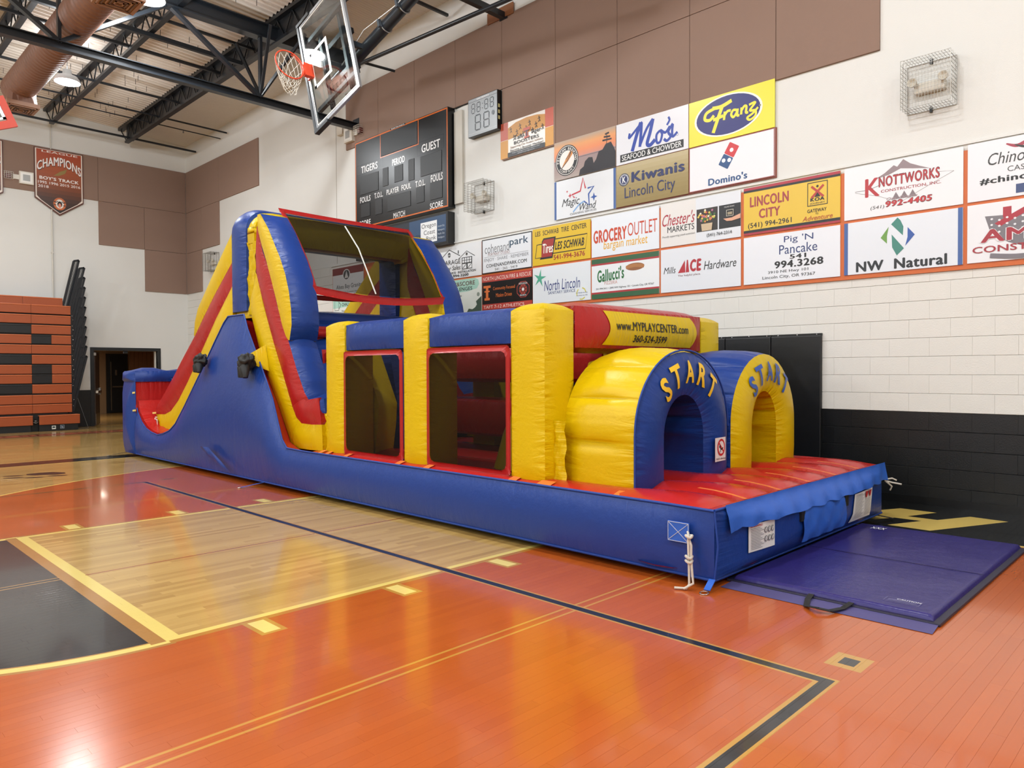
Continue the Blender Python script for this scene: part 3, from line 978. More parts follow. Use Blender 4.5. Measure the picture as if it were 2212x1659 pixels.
# tie-down webbing loops near the slide end
for (x, y, z) in ((8.93, -4.42, 1.13), (8.96, -4.42, .82), (9.3, -4.2, .78)):
    mb = MB(); mb.bar((x-.09, y-.01, z), (x+.03, y-.01, z+.01), .02, .03, 0); mb.lathe([(.014, 0), (.02, .003), (.014, .006)], (x-.1, y-.015, z), 'y', 12, 1)
    mb.build('tie_loop', [pm('#e8d27a', .5), pm('#bbbbbb', .25, 1)], inf)
# ---- red deck ribs from the windows to the front edge
edges = [-4.36, -3.79, -3.22, -2.65, -2.08, -1.51, -1.0]
for a, b in zip(edges[:-1], edges[1:]):
    mb = MB()
    e = 20.14
    qsweep(mb, [[(x, a, .38), (x, b, .38), (x, b, z), (x, a, z)] for x, z in ((14.35, .43), (15.4, .44), (18.45, .44), (19.2, .445), (19.75, .48), (e, .50))], (0,)*4, (0, 0, .2, 0), 8, 4, (.0, .02), amax=.10, fade=.5)
    mb.build('deck_rib', VRD, inf)
for a in edges[1:-1]:   # orange tape where the ribs meet the front edge
    mb = MB()
    P_ = [(19.72, .585), (19.86, .58), (20.0, .565), (20.12, .545)]
    vs = []
    for k, (x, z) in enumerate(P_):
        vs += [(x, a-.018-.0*k, z-.015), (x, a+.022, z-.015)]
    mb.add(vs, [(2*i, 2*i+1, 2*i+3, 2*i+2) for i in range(3)], 0, True)
    mb.build('tape', VO, inf)
for x, dx in ((14.86, .07), (15.02, .07), (15.42, .08), (16.42, .09), (16.9, .09), (18.12, .1), (18.5, .16), (19.3, .12)):
    mb = MB(); vs = []
    for k in range(5):
        t = k/4; y = -4.39+.22*t; z = .010+max(.53-.3*(y+4.4), .44+.10*sin(pi*max(0, (y+4.36)/.57))**.75)
        vs += [(x-dx/2, y, z), (x+dx/2, y, z)]
    mb.add(vs, [(2*i, 2*i+1, 2*i+3, 2*i+2) for i in range(4)], 0, True)
    mb.build('tape', VO, inf)

# ---- slide tower: sloping side tubes (near side, then mirrored for the far side)
side_tube('slide_side_lower', [(12.29, 2.74), (11.73, 2.31), (11.09, 1.75), (10.6, 1.33), (10.2, 1.02), (9.88, .84), (9.6, .77), (9.2, .76)],
          [(12.3, 2.15), (12.0, 1.85), (11.65, 1.5), (11.15, 1.1), (10.6, .72), (10.15, .52), (9.7, .46), (9.16, .49)], (VY, VY, VY, VY), caps=(0, .05), sub=3)
side_tube('slide_side_middle', [(12.31, 3.10), (11.68, 2.67), (10.9, 2.06), (10.4, 1.71), (10.05, 1.45), (9.6, 1.14), (9.3, .95), (9.17, .84)],
          [(12.29, 2.74), (11.73, 2.31), (11.09, 1.75), (10.6, 1.33), (10.2, 1.02), (9.88, .84), (9.6, .77), (9.25, .76)], (VR, VR, VR, VR), caps=(0, .05))
side_tube('slide_side_upper', [(12.32, 3.53), (11.9, 3.2), (11.45, 2.83), (11.05, 2.5), (10.93, 2.3), (10.88, 2.08)],
          [(12.31, 3.10), (11.9, 2.82), (11.5, 2.53), (11.2, 2.3), (11.03, 2.16), (10.92, 2.06)], (VY, VY, VY, VY), caps=(0, .03))
# arch: blue rear half and yellow front half, one hoop over both lanes
def arch(name, x0, x1, mat, zb, zt, yo, thick, r=.3, mats=None):
    out = []; inn = []
    ym = CY0-yo
    n = 6
    def path(yo, zt, r):
        P = [(yo, zb), (yo, (zb+zt)/2), (yo, zt-r)]
        P += [(yo+r-r*cos(radians(90*k/n)), zt-r+r*sin(radians(90*k/n))) for k in range(1, n+1)]
        P.append((CY0/2, zt))
        return P
    o_ = path(yo, zt, r); i_ = path(yo+thick, zt-thick, max(.06, r-thick*.6))
    o_ += [(CY0-y, z) for y, z in o_[-2::-1]]; i_ += [(CY0-y, z) for y, z in i_[-2::-1]]
    st = [[(x0, a[0], a[1]), (x1, a[0], a[1]), (x1, b[0], b[1]), (x0, b[0], b[1])] for a, b in zip(o_, i_)]
    mb = MB(); qsweep(mb, st, (0,)*4, (.11, .08, .1, .08), 6, 2, (.03, .03), amax=.06)
    mb.build(name, mat, inf)
arch('arch_rear', 12.29, 12.75, VB, 2.36, 3.80, -4.15, .42)
arch('arch_front', 12.75, 12.96, VY, 3.30, 3.735, -4.13, .42)
for sgn in (0, 1):   # loose yellow cloth panel closing the lower post
    for x0, x1, y0 in ((12.72, 13.0, -4.12), (12.05, 12.3, -4.1)):
        mb = MB(); vs = []; nn = 14; mm = 8
        for i in range(nn+1):
            for j in range(mm+1):
                t = i/nn
                x = x0+(x1-x0)*j/mm; z = 3.32-(3.32-2.3)*t if x0 > 12.5 else 2.75-.4*t
                y = y0-.012*sin(i*1.9+j*1.1)-.018*sin(j*2.2+i*.7)
                vs.append((x, y if not sgn else CY0-y, z))
        mb.add(vs, [(i*(mm+1)+j, (i+1)*(mm+1)+j, (i+1)*(mm+1)+j+1, i*(mm+1)+j+1) for i in range(nn) for j in range(mm)], 0, True, [(v[2]*.5, .9) for v in vs])
        mb.build('cloth_panel', VY, inf)
for sgn in (0, 1):
    y0, y1 = (-4.1, -3.8) if not sgn else (CY0+4.1, CY0+3.8)
    mb = MB(); mb.box(12.32, 13.05, min(y0, y1), max(y0, y1), 2.26, 3.4); mb.build('post_core', VY, inf)
# climbing side
Ll = [(13.10, 3.66), (13.11, 3.45), (13.22, 3.22), (13.34, 3.01), (13.47, 2.75), (13.59, 2.50), (13.69, 2.28), (13.77, 2.1), (13.88, 1.92)]
Rr = [(13.19, 3.66), (13.42, 3.42), (13.58, 3.2), (13.73, 3.0), (13.87, 2.76), (13.96, 2.53), (14.01, 2.3), (14.02, 2.1), (13.96, 1.9)]
side_tube('climb_side_upper', Ll, Rr, (VY, VB, VY, VY), bulge=(.1, .14, .05, .05), caps=(.03, .02))
Lm = [(13.08, 3.5), (13.04, 3.15), (13.05, 2.87), (13.15, 2.64), (13.27, 2.40), (13.4, 2.13), (13.55, 1.85), (13.74, 1.53), (13.92, 1.21), (14.05, 1.0)]
Rm = [(13.10, 3.5), (13.24, 3.15), (13.38, 2.93), (13.52, 2.65), (13.62, 2.42), (13.77, 2.12), (13.93, 1.9), (14.14, 1.52), (14.33, 1.23), (14.45, 1.12)]
side_tube('climb_side_middle', Lm, Rm, (VR, VB, VR, VR), bulge=(.09, .13, .05, .05), caps=(.02, 0))
side_tube('climb_foot_red', [(14.0, 1.06), (14.12, .9), (14.25, .83), (14.5, .83), (14.73, .84)], [(14.33, 1.23), (14.42, 1.14), (14.5, 1.15), (14.58, 1.16), (14.67, 1.17)], (VR, VB, VR, VR), caps=(0, .03))
Ly = [(12.87, 2.5), (12.9, 2.26), (13.1, 1.85), (13.25, 1.62), (13.41, 1.36), (13.56, 1.14), (13.71, .92), (13.86, .72), (14.01, .52)]
Ry_ = [(13.06, 2.87), (13.25, 2.4), (13.55, 1.85), (13.72, 1.56), (13.88, 1.28), (14.0, 1.07), (14.1, .94), (14.18, .86), (14.26, .83)]
side_tube('climb_side_lower', Ly, Ry_, (VY, VY, VY, VY), caps=(.02, 0))
side_tube('climb_foot_yellow', [(13.95, .56), (14.1, .51), (14.4, .51), (14.76, .52)], [(14.12, .92), (14.25, .84), (14.5, .83), (14.74, .84)], (VY, VY, VY, VY), caps=(0, .02))
for k in range(2):
    y = -4.1 if not k else CY0+4.1
    mb = MB(); vs = []
    for i in range(9):
        for j in range(4):
            vs.append((14.72+.17*j/3, y-.02*sin(i*2.1+j*1.4), .52+.58*i/8))
    mb.add(vs, [(i*4+j, (i+1)*4+j, (i+1)*4+j+1, i*4+j+1) for i in range(8) for j in range(3)], 0, True, [(v[2], .95) for v in vs])
    mb.build('cloth_panel', VY, inf)
# climbing wall between the tubes with grab steps, top step and platform
cw = [(14.62, .6), (14.3, 1.1), (14.0, 1.5), (13.7, 1.9), (13.45, 2.25)]
mb = MB()
qsweep(mb, [[(x, YI, z), (x, CY0-YI, z), (x-.2, CY0-YI, z-.1), (x-.2, YI, z-.1)] for x, z in cw], (0,)*4, (.03, 0, 0, 0), 6, 3, (0, 0))
mb.build('climbing_wall', VBS, inf)
for x, z in ((14.42, .95), (14.16, 1.32), (13.9, 1.69), (13.66, 2.02)):
    for y0, y1 in ((-3.62, -2.8), (-2.5, -1.68)):
        mb = MB(); mb.tube([(x+.07, y0, z), (x+.09, (y0+y1)/2, z), (x+.07, y1, z)], .06, 10)
        mb.add([(x+.01, y0-.03, z+.1), (x+.01, y1+.03, z+.1), (x+.04, y1+.03, z-.1), (x+.04, y0-.03, z-.1)], [(0, 1, 2, 3)])
        mb.build('grab_step', VR, inf)
mb = MB(); qsweep(mb, [[(13.15, y, 2.18), (13.47, y, 2.18), (13.47, y, 2.33), (13.15, y, 2.33)] for y in (YI, -2.65, CY0-YI)], (0,)*4, (.1, .2, .1, .1), 5, 2, (0, 0))
mb.build('platform_roll', VB, inf)
mb = MB(); qsweep(mb, [[(14.45, y, .98), (14.78, y, .98), (14.74, y, 1.16), (14.45, y, 1.16)] for y in (-4.12, -3.9, -3.68)], (0,)*4, (.1, .2, .2, .1), 5, 2, (.03, .03))
mb.build('step_pad', VB, inf)
# top net between the curved tubes: dark mesh in a red frame
SCREEN = mesh_screen()
NT = [(13.06, 3.785), (13.38, 3.44), (13.56, 3.22), (13.72, 3.0), (13.85, 2.78), (13.94, 2.62)]
NTs = smooth_line(NT, 4)
mb = MB(); vs = []
def sag(t): return .05*sin(pi*t)
for x, z in NTs:
    for j in range(9):
        t = j/8; vs.append((x-.02-sag(t)*.6, -3.77+2.24*t, z-sag(t)*(3.9-z)*.6))
mb.add(vs, [(i*9+j, i*9+j+1, (i+1)*9+j+1, (i+1)*9+j) for i in range(len(NTs)-1) for j in range(8)], 0, True)
net = mb.build('net', SCREEN, inf, label='dark see-through mesh net')
def ribbon(mb, pts, wv, mi=0):
    vs = []
    for p in pts: vs += [tuple(Vector(p)-Vector(wv)/2), tuple(Vector(p)+Vector(wv)/2)]
    mb.add(vs, [(2*i, 2*i+1, 2*i+3, 2*i+2) for i in range(len(pts)-1)], mi, True, [(k*.06, .9*(k % 2)+.05) for k in range(len(vs))])
mb = MB()
ribbon(mb, [(NTs[0][0]-.01-sag(j/8)*.6, -3.8+2.3*j/8, NTs[0][1]-sag(j/8)*.12) for j in range(9)], (.05, 0, -.07))
ribbon(mb, [(NTs[-1][0]+.01-sag(j/12)*.6, -3.8+2.3*j/12, NTs[-1][1]-.03-sag(j/12)*1.6) for j in range(13)], (.015, 0, -.11))
for y in (-3.77, -1.53): ribbon(mb, [(x+.005, y, z) for x, z in NTs], (0, .075, 0))
mb.build('net_frame', VR, inf)
mb = MB(); mb.tube([(13.14, -2.78, 3.68), (13.5, -2.78, 3.3), (13.93, -2.78, 2.6)], .011, 6); mb.build('strap', pm('#d9d9d4', .6), inf)
mb = MB()   # rear net of the slide side
ribbon(mb, [(12.3, -3.75+2.2*j/8, 2.72-.05*sin(pi*j/8)) for j in range(9)], (.0, 0, -.08)); mb.build('rear_net_frame', VR, inf)

# ---- window walls: columns, rails, framed mesh windows
def column(x0, x1, y0, y1, zb=.44, zt=2.03, parent=None):
    mb = MB()
    qsweep(mb, [[(x0, y0, z), (x1, y0, z), (x1, y1, z), (x0, y1, z)] for z in (zb, .9, 1.4, zt)], (0,)*4, (.12, .12, .06, .08), 6, 4, (.02, .07), amax=.045)
    mb.build('column', VY, inf)
cols_ = [(14.86, 15.27), (16.41, 16.82), (18.02, 18.43)]
for mirror in (0, 1):
    ya, yb = (-4.15, -3.76) if not mirror else (CY0+3.76, CY0+4.15)
    for a, b in cols_: column(a, b, ya, yb)
    for a, b in ((15.26, 16.42), (16.81, 18.03)):
        mb = MB()
        qsweep(mb, [[(x, ya+.02, 1.74), (x, ya+.02, 2.03), (x, yb-.02, 2.03), (x, yb-.02, 1.74)] for x in (a, (a+b)/2, b)], (0,)*4, (.16, .16, .16, .1), 6, 4, (.0, .0), amax=.05, fade=.12)
        mb.build('top_rail', VB, inf)
        yw = -4.165 if not mirror else CY0+4.165
        z0, z1, x0, x1 = .575, 1.67, a+.06, b-.055
        mb = MB()
        c = .07; t = .052
        def rr(x0, x1, z0, z1, c): return [(x0+c, z0), (x1-c, z0), (x1-c*.3, z0+c*.3), (x1, z0+c), (x1, z1-c), (x1-c*.3, z1-c*.3), (x1-c, z1), (x0+c, z1), (x0+c*.3, z1-c*.3), (x0, z1-c), (x0, z0+c), (x0+c*.3, z0+c*.3)]
        o_ = rr(x0-.055, x1+.05, z0-.055, z1+.055, .045); i_ = rr(x0, x1, z0, z1, .06)
        vs = [(p[0], yw-.004*((k % 3)), p[1]) for k, p in enumerate(o_)]+[(p[0], yw-.012, p[1]) for p in i_]
        n = len(o_)
        mb.add(vs, [(k, (k+1) % n, n+(k+1) % n, n+k) for k in range(n)], 0, False, [(k*.2, 0) for k in range(n)]+[(k*.2, 1) for k in range(n)])
        fr = mb.build('window_frame', VR, inf)
        mb = MB(); mb.add([(p[0], yw-.008, p[1]) for p in i_], [tuple(range(n))]); mb.build('window_mesh', SCREEN, fr, label='dark see-through mesh')
# yellow joining cloth beside the near tunnel
for y in (-4.06,):
    mb = MB(); vs = []
    for i in range(8):
        for j in range(6):
            vs.append((18.43+.16*j/5, y-.018*sin(i*1.8+j*1.9), .5+.55*i/7))
    mb.add(vs, [(i*6+j, (i+1)*6+j, (i+1)*6+j+1, i*6+j+1) for i in range(7) for j in range(5)], 0, True, [(v[2], .95) for v in vs])
    mb.build('cloth_panel', VY, inf)
# front beam with the yellow banner
BY0, BY1, BZ0, BZ1 = -3.74, -1.56, 1.70, 2.08
mb = MB()
qsweep(mb, [[(18.43, y, BZ1), (18.43, y, BZ0), (18.05, y, BZ0), (18.05, y, BZ1)] for y in (BY0, -2.65, BY1)], (0,)*4, (.2, .12, .1, .15), 8, 6, (0, 0), amax=.065, fade=.3)
mb.build('front_beam', VR, inf)
def beam_x(y, z):
    d = min(y-BY0, BY1-y); fl = .3
    xx = min(1, max(0, d/fl)); fd = sqrt(max(0, 1-(1-xx)**2))
    t = min(1, max(0, (BZ1-z)/(BZ1-BZ0)))
    return 18.43+.065*fd*(sin(pi*t)**.75 if 0 < t < 1 else 0)
mb = MB(); vs = []; nu, nv = 24, 10
for i in range(nu+1):
    for j in range(nv+1):
        t = i/nu; v = j/nv
        edge = .07*(1-abs(2*v-1))*(-1)
        y0 = -3.36+.06*sin(pi*v)-(.05 if v > .6 else 0)*(v-.6); y1 = -1.82+.08*sin(pi*v)
        y = y0+(y1-y0)*t; z = 2.055-.325*v
        vs.append((beam_x(y, z)+.006+.002*sin(i*1.3)*sin(j*1.7), y, z))
mb.add(vs, [(i*(nv+1)+j, i*(nv+1)+j+1, (i+1)*(nv+1)+j+1, (i+1)*(nv+1)+j) for i in range(nu) for j in range(nv)], 0, True, [(v[1], .9) for v in vs])
mb.build('banner', VY, inf, label='yellow banner with black web address and phone number')
BLK = pm('#141414', .45)
def beam_text(txt, y0, y1, z0, z1, bold=.0, shear=0):
    g, F, ar = glyphs(txt, bold, shear)
    mb = MB()
    vs = []
    nv = len(g)//max(1, len(F)//LV[id(F)])
    for q_, (a, b) in enumerate(g):
        y = y0+(y1-y0)*a; z = z0+(z1-z0)*b
        vs.append((beam_x(y, z)+.013+.00005*(q_//nv), y, z))
    mb.add(vs, F); mb.build('lettering', BLK, inf)
beam_text('www.MYPLAYCENTER.com', -3.21, -1.93, 1.875, 1.965, .018)
beam_text('360-524-3599', -2.92, -2.33, 1.765, 1.835, .02, .12)

# ---- start tunnels
def tunnel(yc, hw, lw, x0, x1, side_m, front_m, letter_m):
    zs = .95; top = .70
    O = []; I = []
    th = [0, 25, 53, 90, 127, 155, 180]
    def o_at(a): return (yc-hw*cos(radians(a)), zs+top*sin(radians(a)))
    hi = hw-lw
    def i_at(a): return (yc-hi*cos(radians(a)), .90+.37*sin(radians(a)))
    O = [(yc-hw, .43), (yc-hw, .88)]; I = [(yc-hi, .43), (yc-hi, .86)]
    seg = [0, 1]
    for q in range(len(th)-1):
        for k in range(1, 5):
            a = th[q]+(th[q+1]-th[q])*k/4
            if q == 0 and k == 1 and False: pass
            O.append(o_at(a)); I.append(i_at(a))
        seg.append(len(O)-1)
    O.append((yc+hw, .88)); I.append((yc+hi, .86)); O.append((yc+hw, .43)); I.append((yc+hi, .43))
    seg[-1] = len(O)-2; seg.append(len(O)-1)
    st = [[(x1, o[0], o[1]), (x0, o[0], o[1]), (x0, i[0], i[1]), (x1, i[0], i[1])] for o, i in zip(O, I)]
    p_out = MB(); qsweep(p_out, st, (0, 0, 0, 0), (.12, .08, .08, .2), 6, 8, (None, None), amax=.055, seg=seg, fade=.09, sides=(0, 1))
    shell = p_out.build('tunnel_shell', side_m, inf)
    p_fr = MB(); qsweep(p_fr, st, (0, 0, 0, 0), (.1, .08, .08, .16), 8, 2, (.0, .0), amax=.07, fade=.15, sides=(3,)); qsweep(p_fr, st, (0,)*4, (.1, .08, .1, .16), 6, 2, (None, None), amax=.045, seg=seg, fade=.1, sides=(2,))
    front = p_fr.build('tunnel_front', front_m, inf)
    # letters round the arch
    rad = .5
    for ch, a, sz in (('S', 46, .215), ('T', 66, .21), ('A', 88, .20), ('R', 110, .205), ('T', 131, .21)):
        o = o_at(a); i = i_at(a)
        cy_, cz_ = yc-(hw*.735)*cos(radians(a)), .93+.545*sin(radians(a))
        g, F, ar = glyphs(ch, .03, 0, True)
        g, F = fine(g, F)
        mb = MB(); vs = []
        ar = min(ar, .8)
        tl = radians((a-90)*.75)
        for u, v in g:
            uu = (u-.5)*sz*ar*.85; vv = (v-.5)*sz
            y = cy_+uu*cos(tl)+vv*sin(tl); z = cz_-uu*sin(tl)+vv*cos(tl)
            # depth follows the pillow of the front face
            best = (9, .5)
            for q in range(0, 181, 2):
                o2 = o_at(q); i2 = i_at(q); dy, dz = o2[0]-i2[0], o2[1]-i2[1]; l2 = math.hypot(dy, dz)
                tt = ((y-i2[0])*dy+(z-i2[1])*dz)/l2/l2; dd = abs((y-i2[0])*dz-(z-i2[1])*dy)/l2
                if dd < best[0]: best = (dd, tt)
            t = min(1, max(0, best[1]))
            vs.append((x1+.07*(sin(pi*t)**.75 if 0 < t < 1 else 0)+.008, y, z))
        mb.add(vs, F); mb.build('letter', letter_m, front)
    return front
XT0, XT1 = 18.47, 19.22
t1 = tunnel(-3.18, .755, .43, XT0, XT1, VY, VB, pm('#f0c41a', .4))
t2 = tunnel(-1.70, .70, .42, XT0, XT1+.03, VB, VY, pm('#2450a8', .4))
mb = MB(); mb.tube([(19.23, -3.18-.765*cos(radians(a)), (.95+.715*sin(radians(a)))) for a in range(0, 181, 6)], .009, 6)
mb.tube([(19.23, -3.945, .44), (19.23, -3.945, .95)], .009, 6)
mb.build('piping', vinyl('#1c3f8f', .5, key='pipe'), inf)
# warning patch on the tunnel leg
mb = MB(); mb.add([(19.30, -2.78, .64), (19.285, -2.56, .64), (19.285, -2.56, .86), (19.30, -2.78, .86)], [(0, 1, 2, 3)])
sg = mb.build('warning_patch', pm('#eceae8', .4), inf, label='white patch with red prohibition ring')
def Ppatch(y0, z1, x0, dx):
    return lambda u, v, d: (x0+d+dx*u, y0+u, z1-v)
A_ = Art(Ppatch(-2.78, .86, 19.303, -.07), .22, .22, sg)
A_.ell(.55, .42, .36, .36, '#c92a30'); A_.ell(.55, .42, .27, .27, '#eceae8')
A_.line([(.28, .18), (.82, .66)], .09, '#c92a30', sm=False)
A_.ell(.42, .38, .07, .07, '#1a1a1a'); A_.line([(.45, .45), (.58, .5), (.72, .44)], .06, '#1a1a1a'); A_.line([(.5, .5), (.42, .62)], .05, '#1a1a1a')
A_.text('NO diving', .1, .95, .85, .95, '#1a1a1a', .02)
A_.done()

# ---- things inside, seen through the windows
for z0, z1 in ((1.40, 1.73), (.74, 1.12)):
    mb = MB(); qsweep(mb, [[(x, -2.85, z0), (x, -2.85, z1), (x, -2.45, z1), (x, -2.45, z0)] for x in (15.3, 16.7, 18.05)], (0,)*4, (.12,)*4, 6, 4, (.03, .03)); mb.build('divider_tube', VR, inf)
for x, y, m in ((15.75, -2.2, VY), (17.9, -2.65, VY), (16.45, -1.95, VB), (17.2, -2.1, VB)):
    mb = MB(); qsweep(mb, [[(x-.2, y-.18, z), (x+.2, y-.18, z), (x+.2, y+.18, z), (x-.2, y+.18, z)] for z in (.5, 1.2, 1.75)], (0,)*4, (.1,)*4, 6, 3, (.02, .04)); mb.build('divider_post', m, inf)
mb = MB(); qsweep(mb, [[(x-w_, -3.2, z), (x+w_, -3.2, z), (x+w_, -2.85, z), (x-w_, -2.85, z)] for x, z, w_ in ((15.02, .42, .12), (15.0, .62, .12), (14.78, 1.1, .22), (14.5, 1.75, .34))], (0,)*4, (.1,)*4, 6, 3, (.02, .04)); mb.build('leaning_pillar', vinyl('#1b3475', .4, key='dark'), inf)
mb = MB(); qsweep(mb, [[(x-.3, -3.72, z), (x+w_, -3.72, z), (x+w_, -3.45, z), (x-.3, -3.45, z)] for x, z, w_ in ((14.95, .45, .28), (14.95, .85, .36), (14.95, 1.1, .38), (14.9, 1.7, .1))], (0,)*4, (.1,)*4, 6, 3, (.02, .04)); mb.build('squeeze_panel', VY, inf)
mb = MB()
mb.lathe([(.02, 1.12), (.1, 1.1), (.17, 1.0), (.23, .85), (.28, .66), (.32, .52)], (17.62, -3.55, 0), 'z', 20); mb.build('pop_up', VY, inf)

# ---- front face details: flap, pocket, printed labels, handle strap, ropes
def fx(y, z):
    yc = (YB-1.12)/2; hy = (-1.12-YB)/2
    r = max(abs(y-yc)/hy, abs(z-.295)/.235)
    return 20.2+.085*max(0, 1-min(1, r)**2.6)
mb = MB(); vs = []; nu = 60; nv = 5
for i in range(nu+1):
    for j in range(nv+1):
        t = i/nu; y = -4.28+3.2*t; v = j/nv
        z = .56-.17*v+.008*sin(i*.9)*v+.02*(1-t)*v*(-1 if t < .05 else 0)
        vs.append((max(20.205, fx(y, z))+.012+.022*v+.010*sin(i*1.15+v*2)*v, y, z))
mb.add(vs, [(i*(nv+1)+j, i*(nv+1)+j+1, (i+1)*(nv+1)+j+1, (i+1)*(nv+1)+j) for i in range(nu) for j in range(nv)], 0, True, [(v[1], v[2]) for v in vs])
VBC = vinyl('#2d5fbe', .45, key='cloth', wr=.4)
mb.build('front_flap', VBC, inf)
mb = MB(); vs = []
nu, nv = 20, 8
for i in range(nu+1):
    for j in range(nv+1):
        y = -3.2+.88*i/nu; v = j/nv; z = .40-.27*v
        vs.append((fx(y, z)+.012+.02*v+.01*sin(i*1.1)*sin(j*.9), y, z))
mb.add(vs, [(i*(nv+1)+j, i*(nv+1)+j+1, (i+1)*(nv+1)+j+1, (i+1)*(nv+1)+j) for i in range(nu) for j in range(nv)], 0, True, [(v[1], v[2]) for v in vs])
pk = mb.build('pocket_flap', VBC, inf)
mb = MB()
for y in (-3.24, -2.34): mb.box(fx(y, .3)+.0, fx(y, .3)+.02, y, y+.07, .30, .40)
mb.build('velcro', BLK, pk)
def label_patch(y0, y1, z0, z1, lean, parts):
    mb = MB()
    n = 6; vs = []
    for i in range(n+1):
        for j in range(n+1):
            u, v = i/n, j/n
            y = y0+(y1-y0)*u+lean*v; z = z1-(z1-z0)*v
            vs.append((fx(y, z)+.012, y, z))
    mb.add(vs, [(i*(n+1)+j, i*(n+1)+j+1, (i+1)*(n+1)+j+1, (i+1)*(n+1)+j) for i in range(n) for j in range(n)], 0, True)
    o = mb.build('instruction_label', pm('#e9e7e4', .45), inf, label='white printed safety label')
    W, H = y1-y0, z1-z0
    A = Art(lambda u, v, d: (fx(y0+u+lean*v/H, z1-v)+.016+d, y0+u+lean*v/H, z1-v), W, H, o)
    parts(A); A.done()
def lab1(A):
    A.text('WARNING', .06, .5, .03, .11, '#b3272b', .03)
    for k in range(14):
        A.rect(.06, .06+.36+.06*((k*7) % 3), .15+k*.057, .165+k*.057, '#555555', 'small_print')
    for r_ in range(2):
        for c_ in range(3):
            A.ell(.62+c_*.13, .3+r_*.33, .05, .11, '#555555', 'pictogram'); A.ell(.62+c_*.13, .3+r_*.33, .038, .085, '#e9e7e4', 'pictogram_ground'); A.line([(.60+c_*.13, .22+r_*.33), (.64+c_*.13, .38+r_*.33)], .012, '#555555', 'pictogram', sm=False)
label_patch(-4.02, -3.66, .19, .385, .0, lab1)
def lab2(A):
    for k in range(20):
        A.rect(.05, .05+.35+.05*((k*5) % 3), .06+k*.042, .07+k*.042, '#555555', 'small_print')
        if k > 5: A.rect(.55, .55+.36+.03*((k*3) % 3), .06+k*.042, .07+k*.042, '#555555', 'small_print')
    for c_ in (.6, .8): A.poly([(c_-.08, .03), (c_+.08, .03), (c_+.04, .22), (c_, .27), (c_-.04, .22)], '#b3272b', 'warning_mark')
label_patch(-2.08, -1.55, .12, .37, -.08, lab2)
# anchor patch, rope, corner strap with ring
mb = MB(); mb.box(19.88, 20.05, -4.475, -4.468, .3, .44); ap = mb.build('anchor_patch', VBC, inf)
mb = MB()
for a, b in (((19.89, .31), (20.04, .43)), ((19.89, .43), (20.04, .31))): mb.bar((a[0], -4.477, a[1]), (b[0], -4.477, b[1]), .003, .003)
for a, b in (((19.885, .305), (20.045, .305)), ((20.045, .305), (20.045, .435)), ((20.045, .435), (19.885, .435)), ((19.885, .435), (19.885, .305))): mb.bar((a[0], -4.477, a[1]), (b[0], -4.477, b[1]), .003, .003)
mb.build('stitching', pm('#c9cdd6', .6), ap)
ROPE = pm('#cdc6ba', .8, bump=1.0, bscale=220, key='rope')
mb = MB()
mb.tube([(20.03, -4.46, .385), (20.06, -4.50, .37), (20.065, -4.51, .33), (20.07, -4.51, .2), (20.075, -4.515, .12), (20.08, -4.52, .04), (20.07, -4.54, .012), (20.0, -4.58, .012)], .0085, 8)
mb.tube([(20.05, -4.49, .36), (20.085, -4.505, .3), (20.085, -4.505, .2), (20.10, -4.515, .1), (20.11, -4.52, .05), (20.06, -4.56, .012)], .0085, 8)
for z in (.36, .22, .19):
    mb.tube([(20.07+.02*cos(t), -4.508+.02*sin(t), z+.006*sin(2*t)) for t in [k*pi/5 for k in range(10)]], .011, 6, closed=True)
mb.build('rope', ROPE, inf, label='white knotted rope')
mb = MB(); mb.bar((20.19, -4.41, .07), (20.2, -4.5, .0185), .045, .006); mb.build('corner_strap', VBC, inf)
mb = MB(); mb.tube([(20.2+.028*cos(t), -4.535+.028*sin(t), .008+.004*sin(t)) for t in [k*pi/8 for k in range(16)]], .0035, 6, closed=True); mb.build('ring', pm('#c8c8c4', .22, 1), inf)
mb = MB()
mb.tube([(20.22, -1.1, .38), (20.28, -1.05, .36), (20.36, -1.04, .35)], .009, 6); mb.tube([(20.24, -1.1, .37), (20.27, -1.04, .32), (20.25, -1.03, .28)], .009, 6); mb.tube([(20.22, -1.1, .39), (20.27, -1.03, .4), (20.3, -1.0, .38)], .008, 6)
mb.build('rope', ROPE, inf)
mb = MB(); mb.bar((20.1, -1.25, .06), (20.3, -1.1, .015), .05, .004); mb.build('corner_strap', pm('#151515', .5), inf)
for x in (13.75, 8.5):
    mb = MB(); mb.bar((x, -4.42, .06), (x-.1 if x > 9 else x-.1, -4.68, .012), .03, .004); mb.build('corner_strap', VBC if x > 9 else BLK, inf)
    mb = MB(); mb.tube([(x-.105+.02*cos(t), -4.7+.02*sin(t), .01) for t in [k*pi/6 for k in range(12)]], .004, 6, closed=True); mb.build('ring', pm('#c8c8c4', .22, 1), inf)
# half-loose label flap on the side wall
mb = MB(); vs = []
for i in range(9):
    for j in range(7):
        u, v = i/8, j/6
        vs.append((12.0+.95*u*(.3+.7*v)+.1*v, -4.52-.035*sin(pi*u)*(1-v)-.008*sin(i*1.7+j), .42-.33*v*(.25+.75*u)))
mb.add(vs, [(i*7+j, i*7+j+1, (i+1)*7+j+1, (i+1)*7+j) for i in range(8) for j in range(6)], 0, True)
mb.build('loose_flap', VBS, inf)
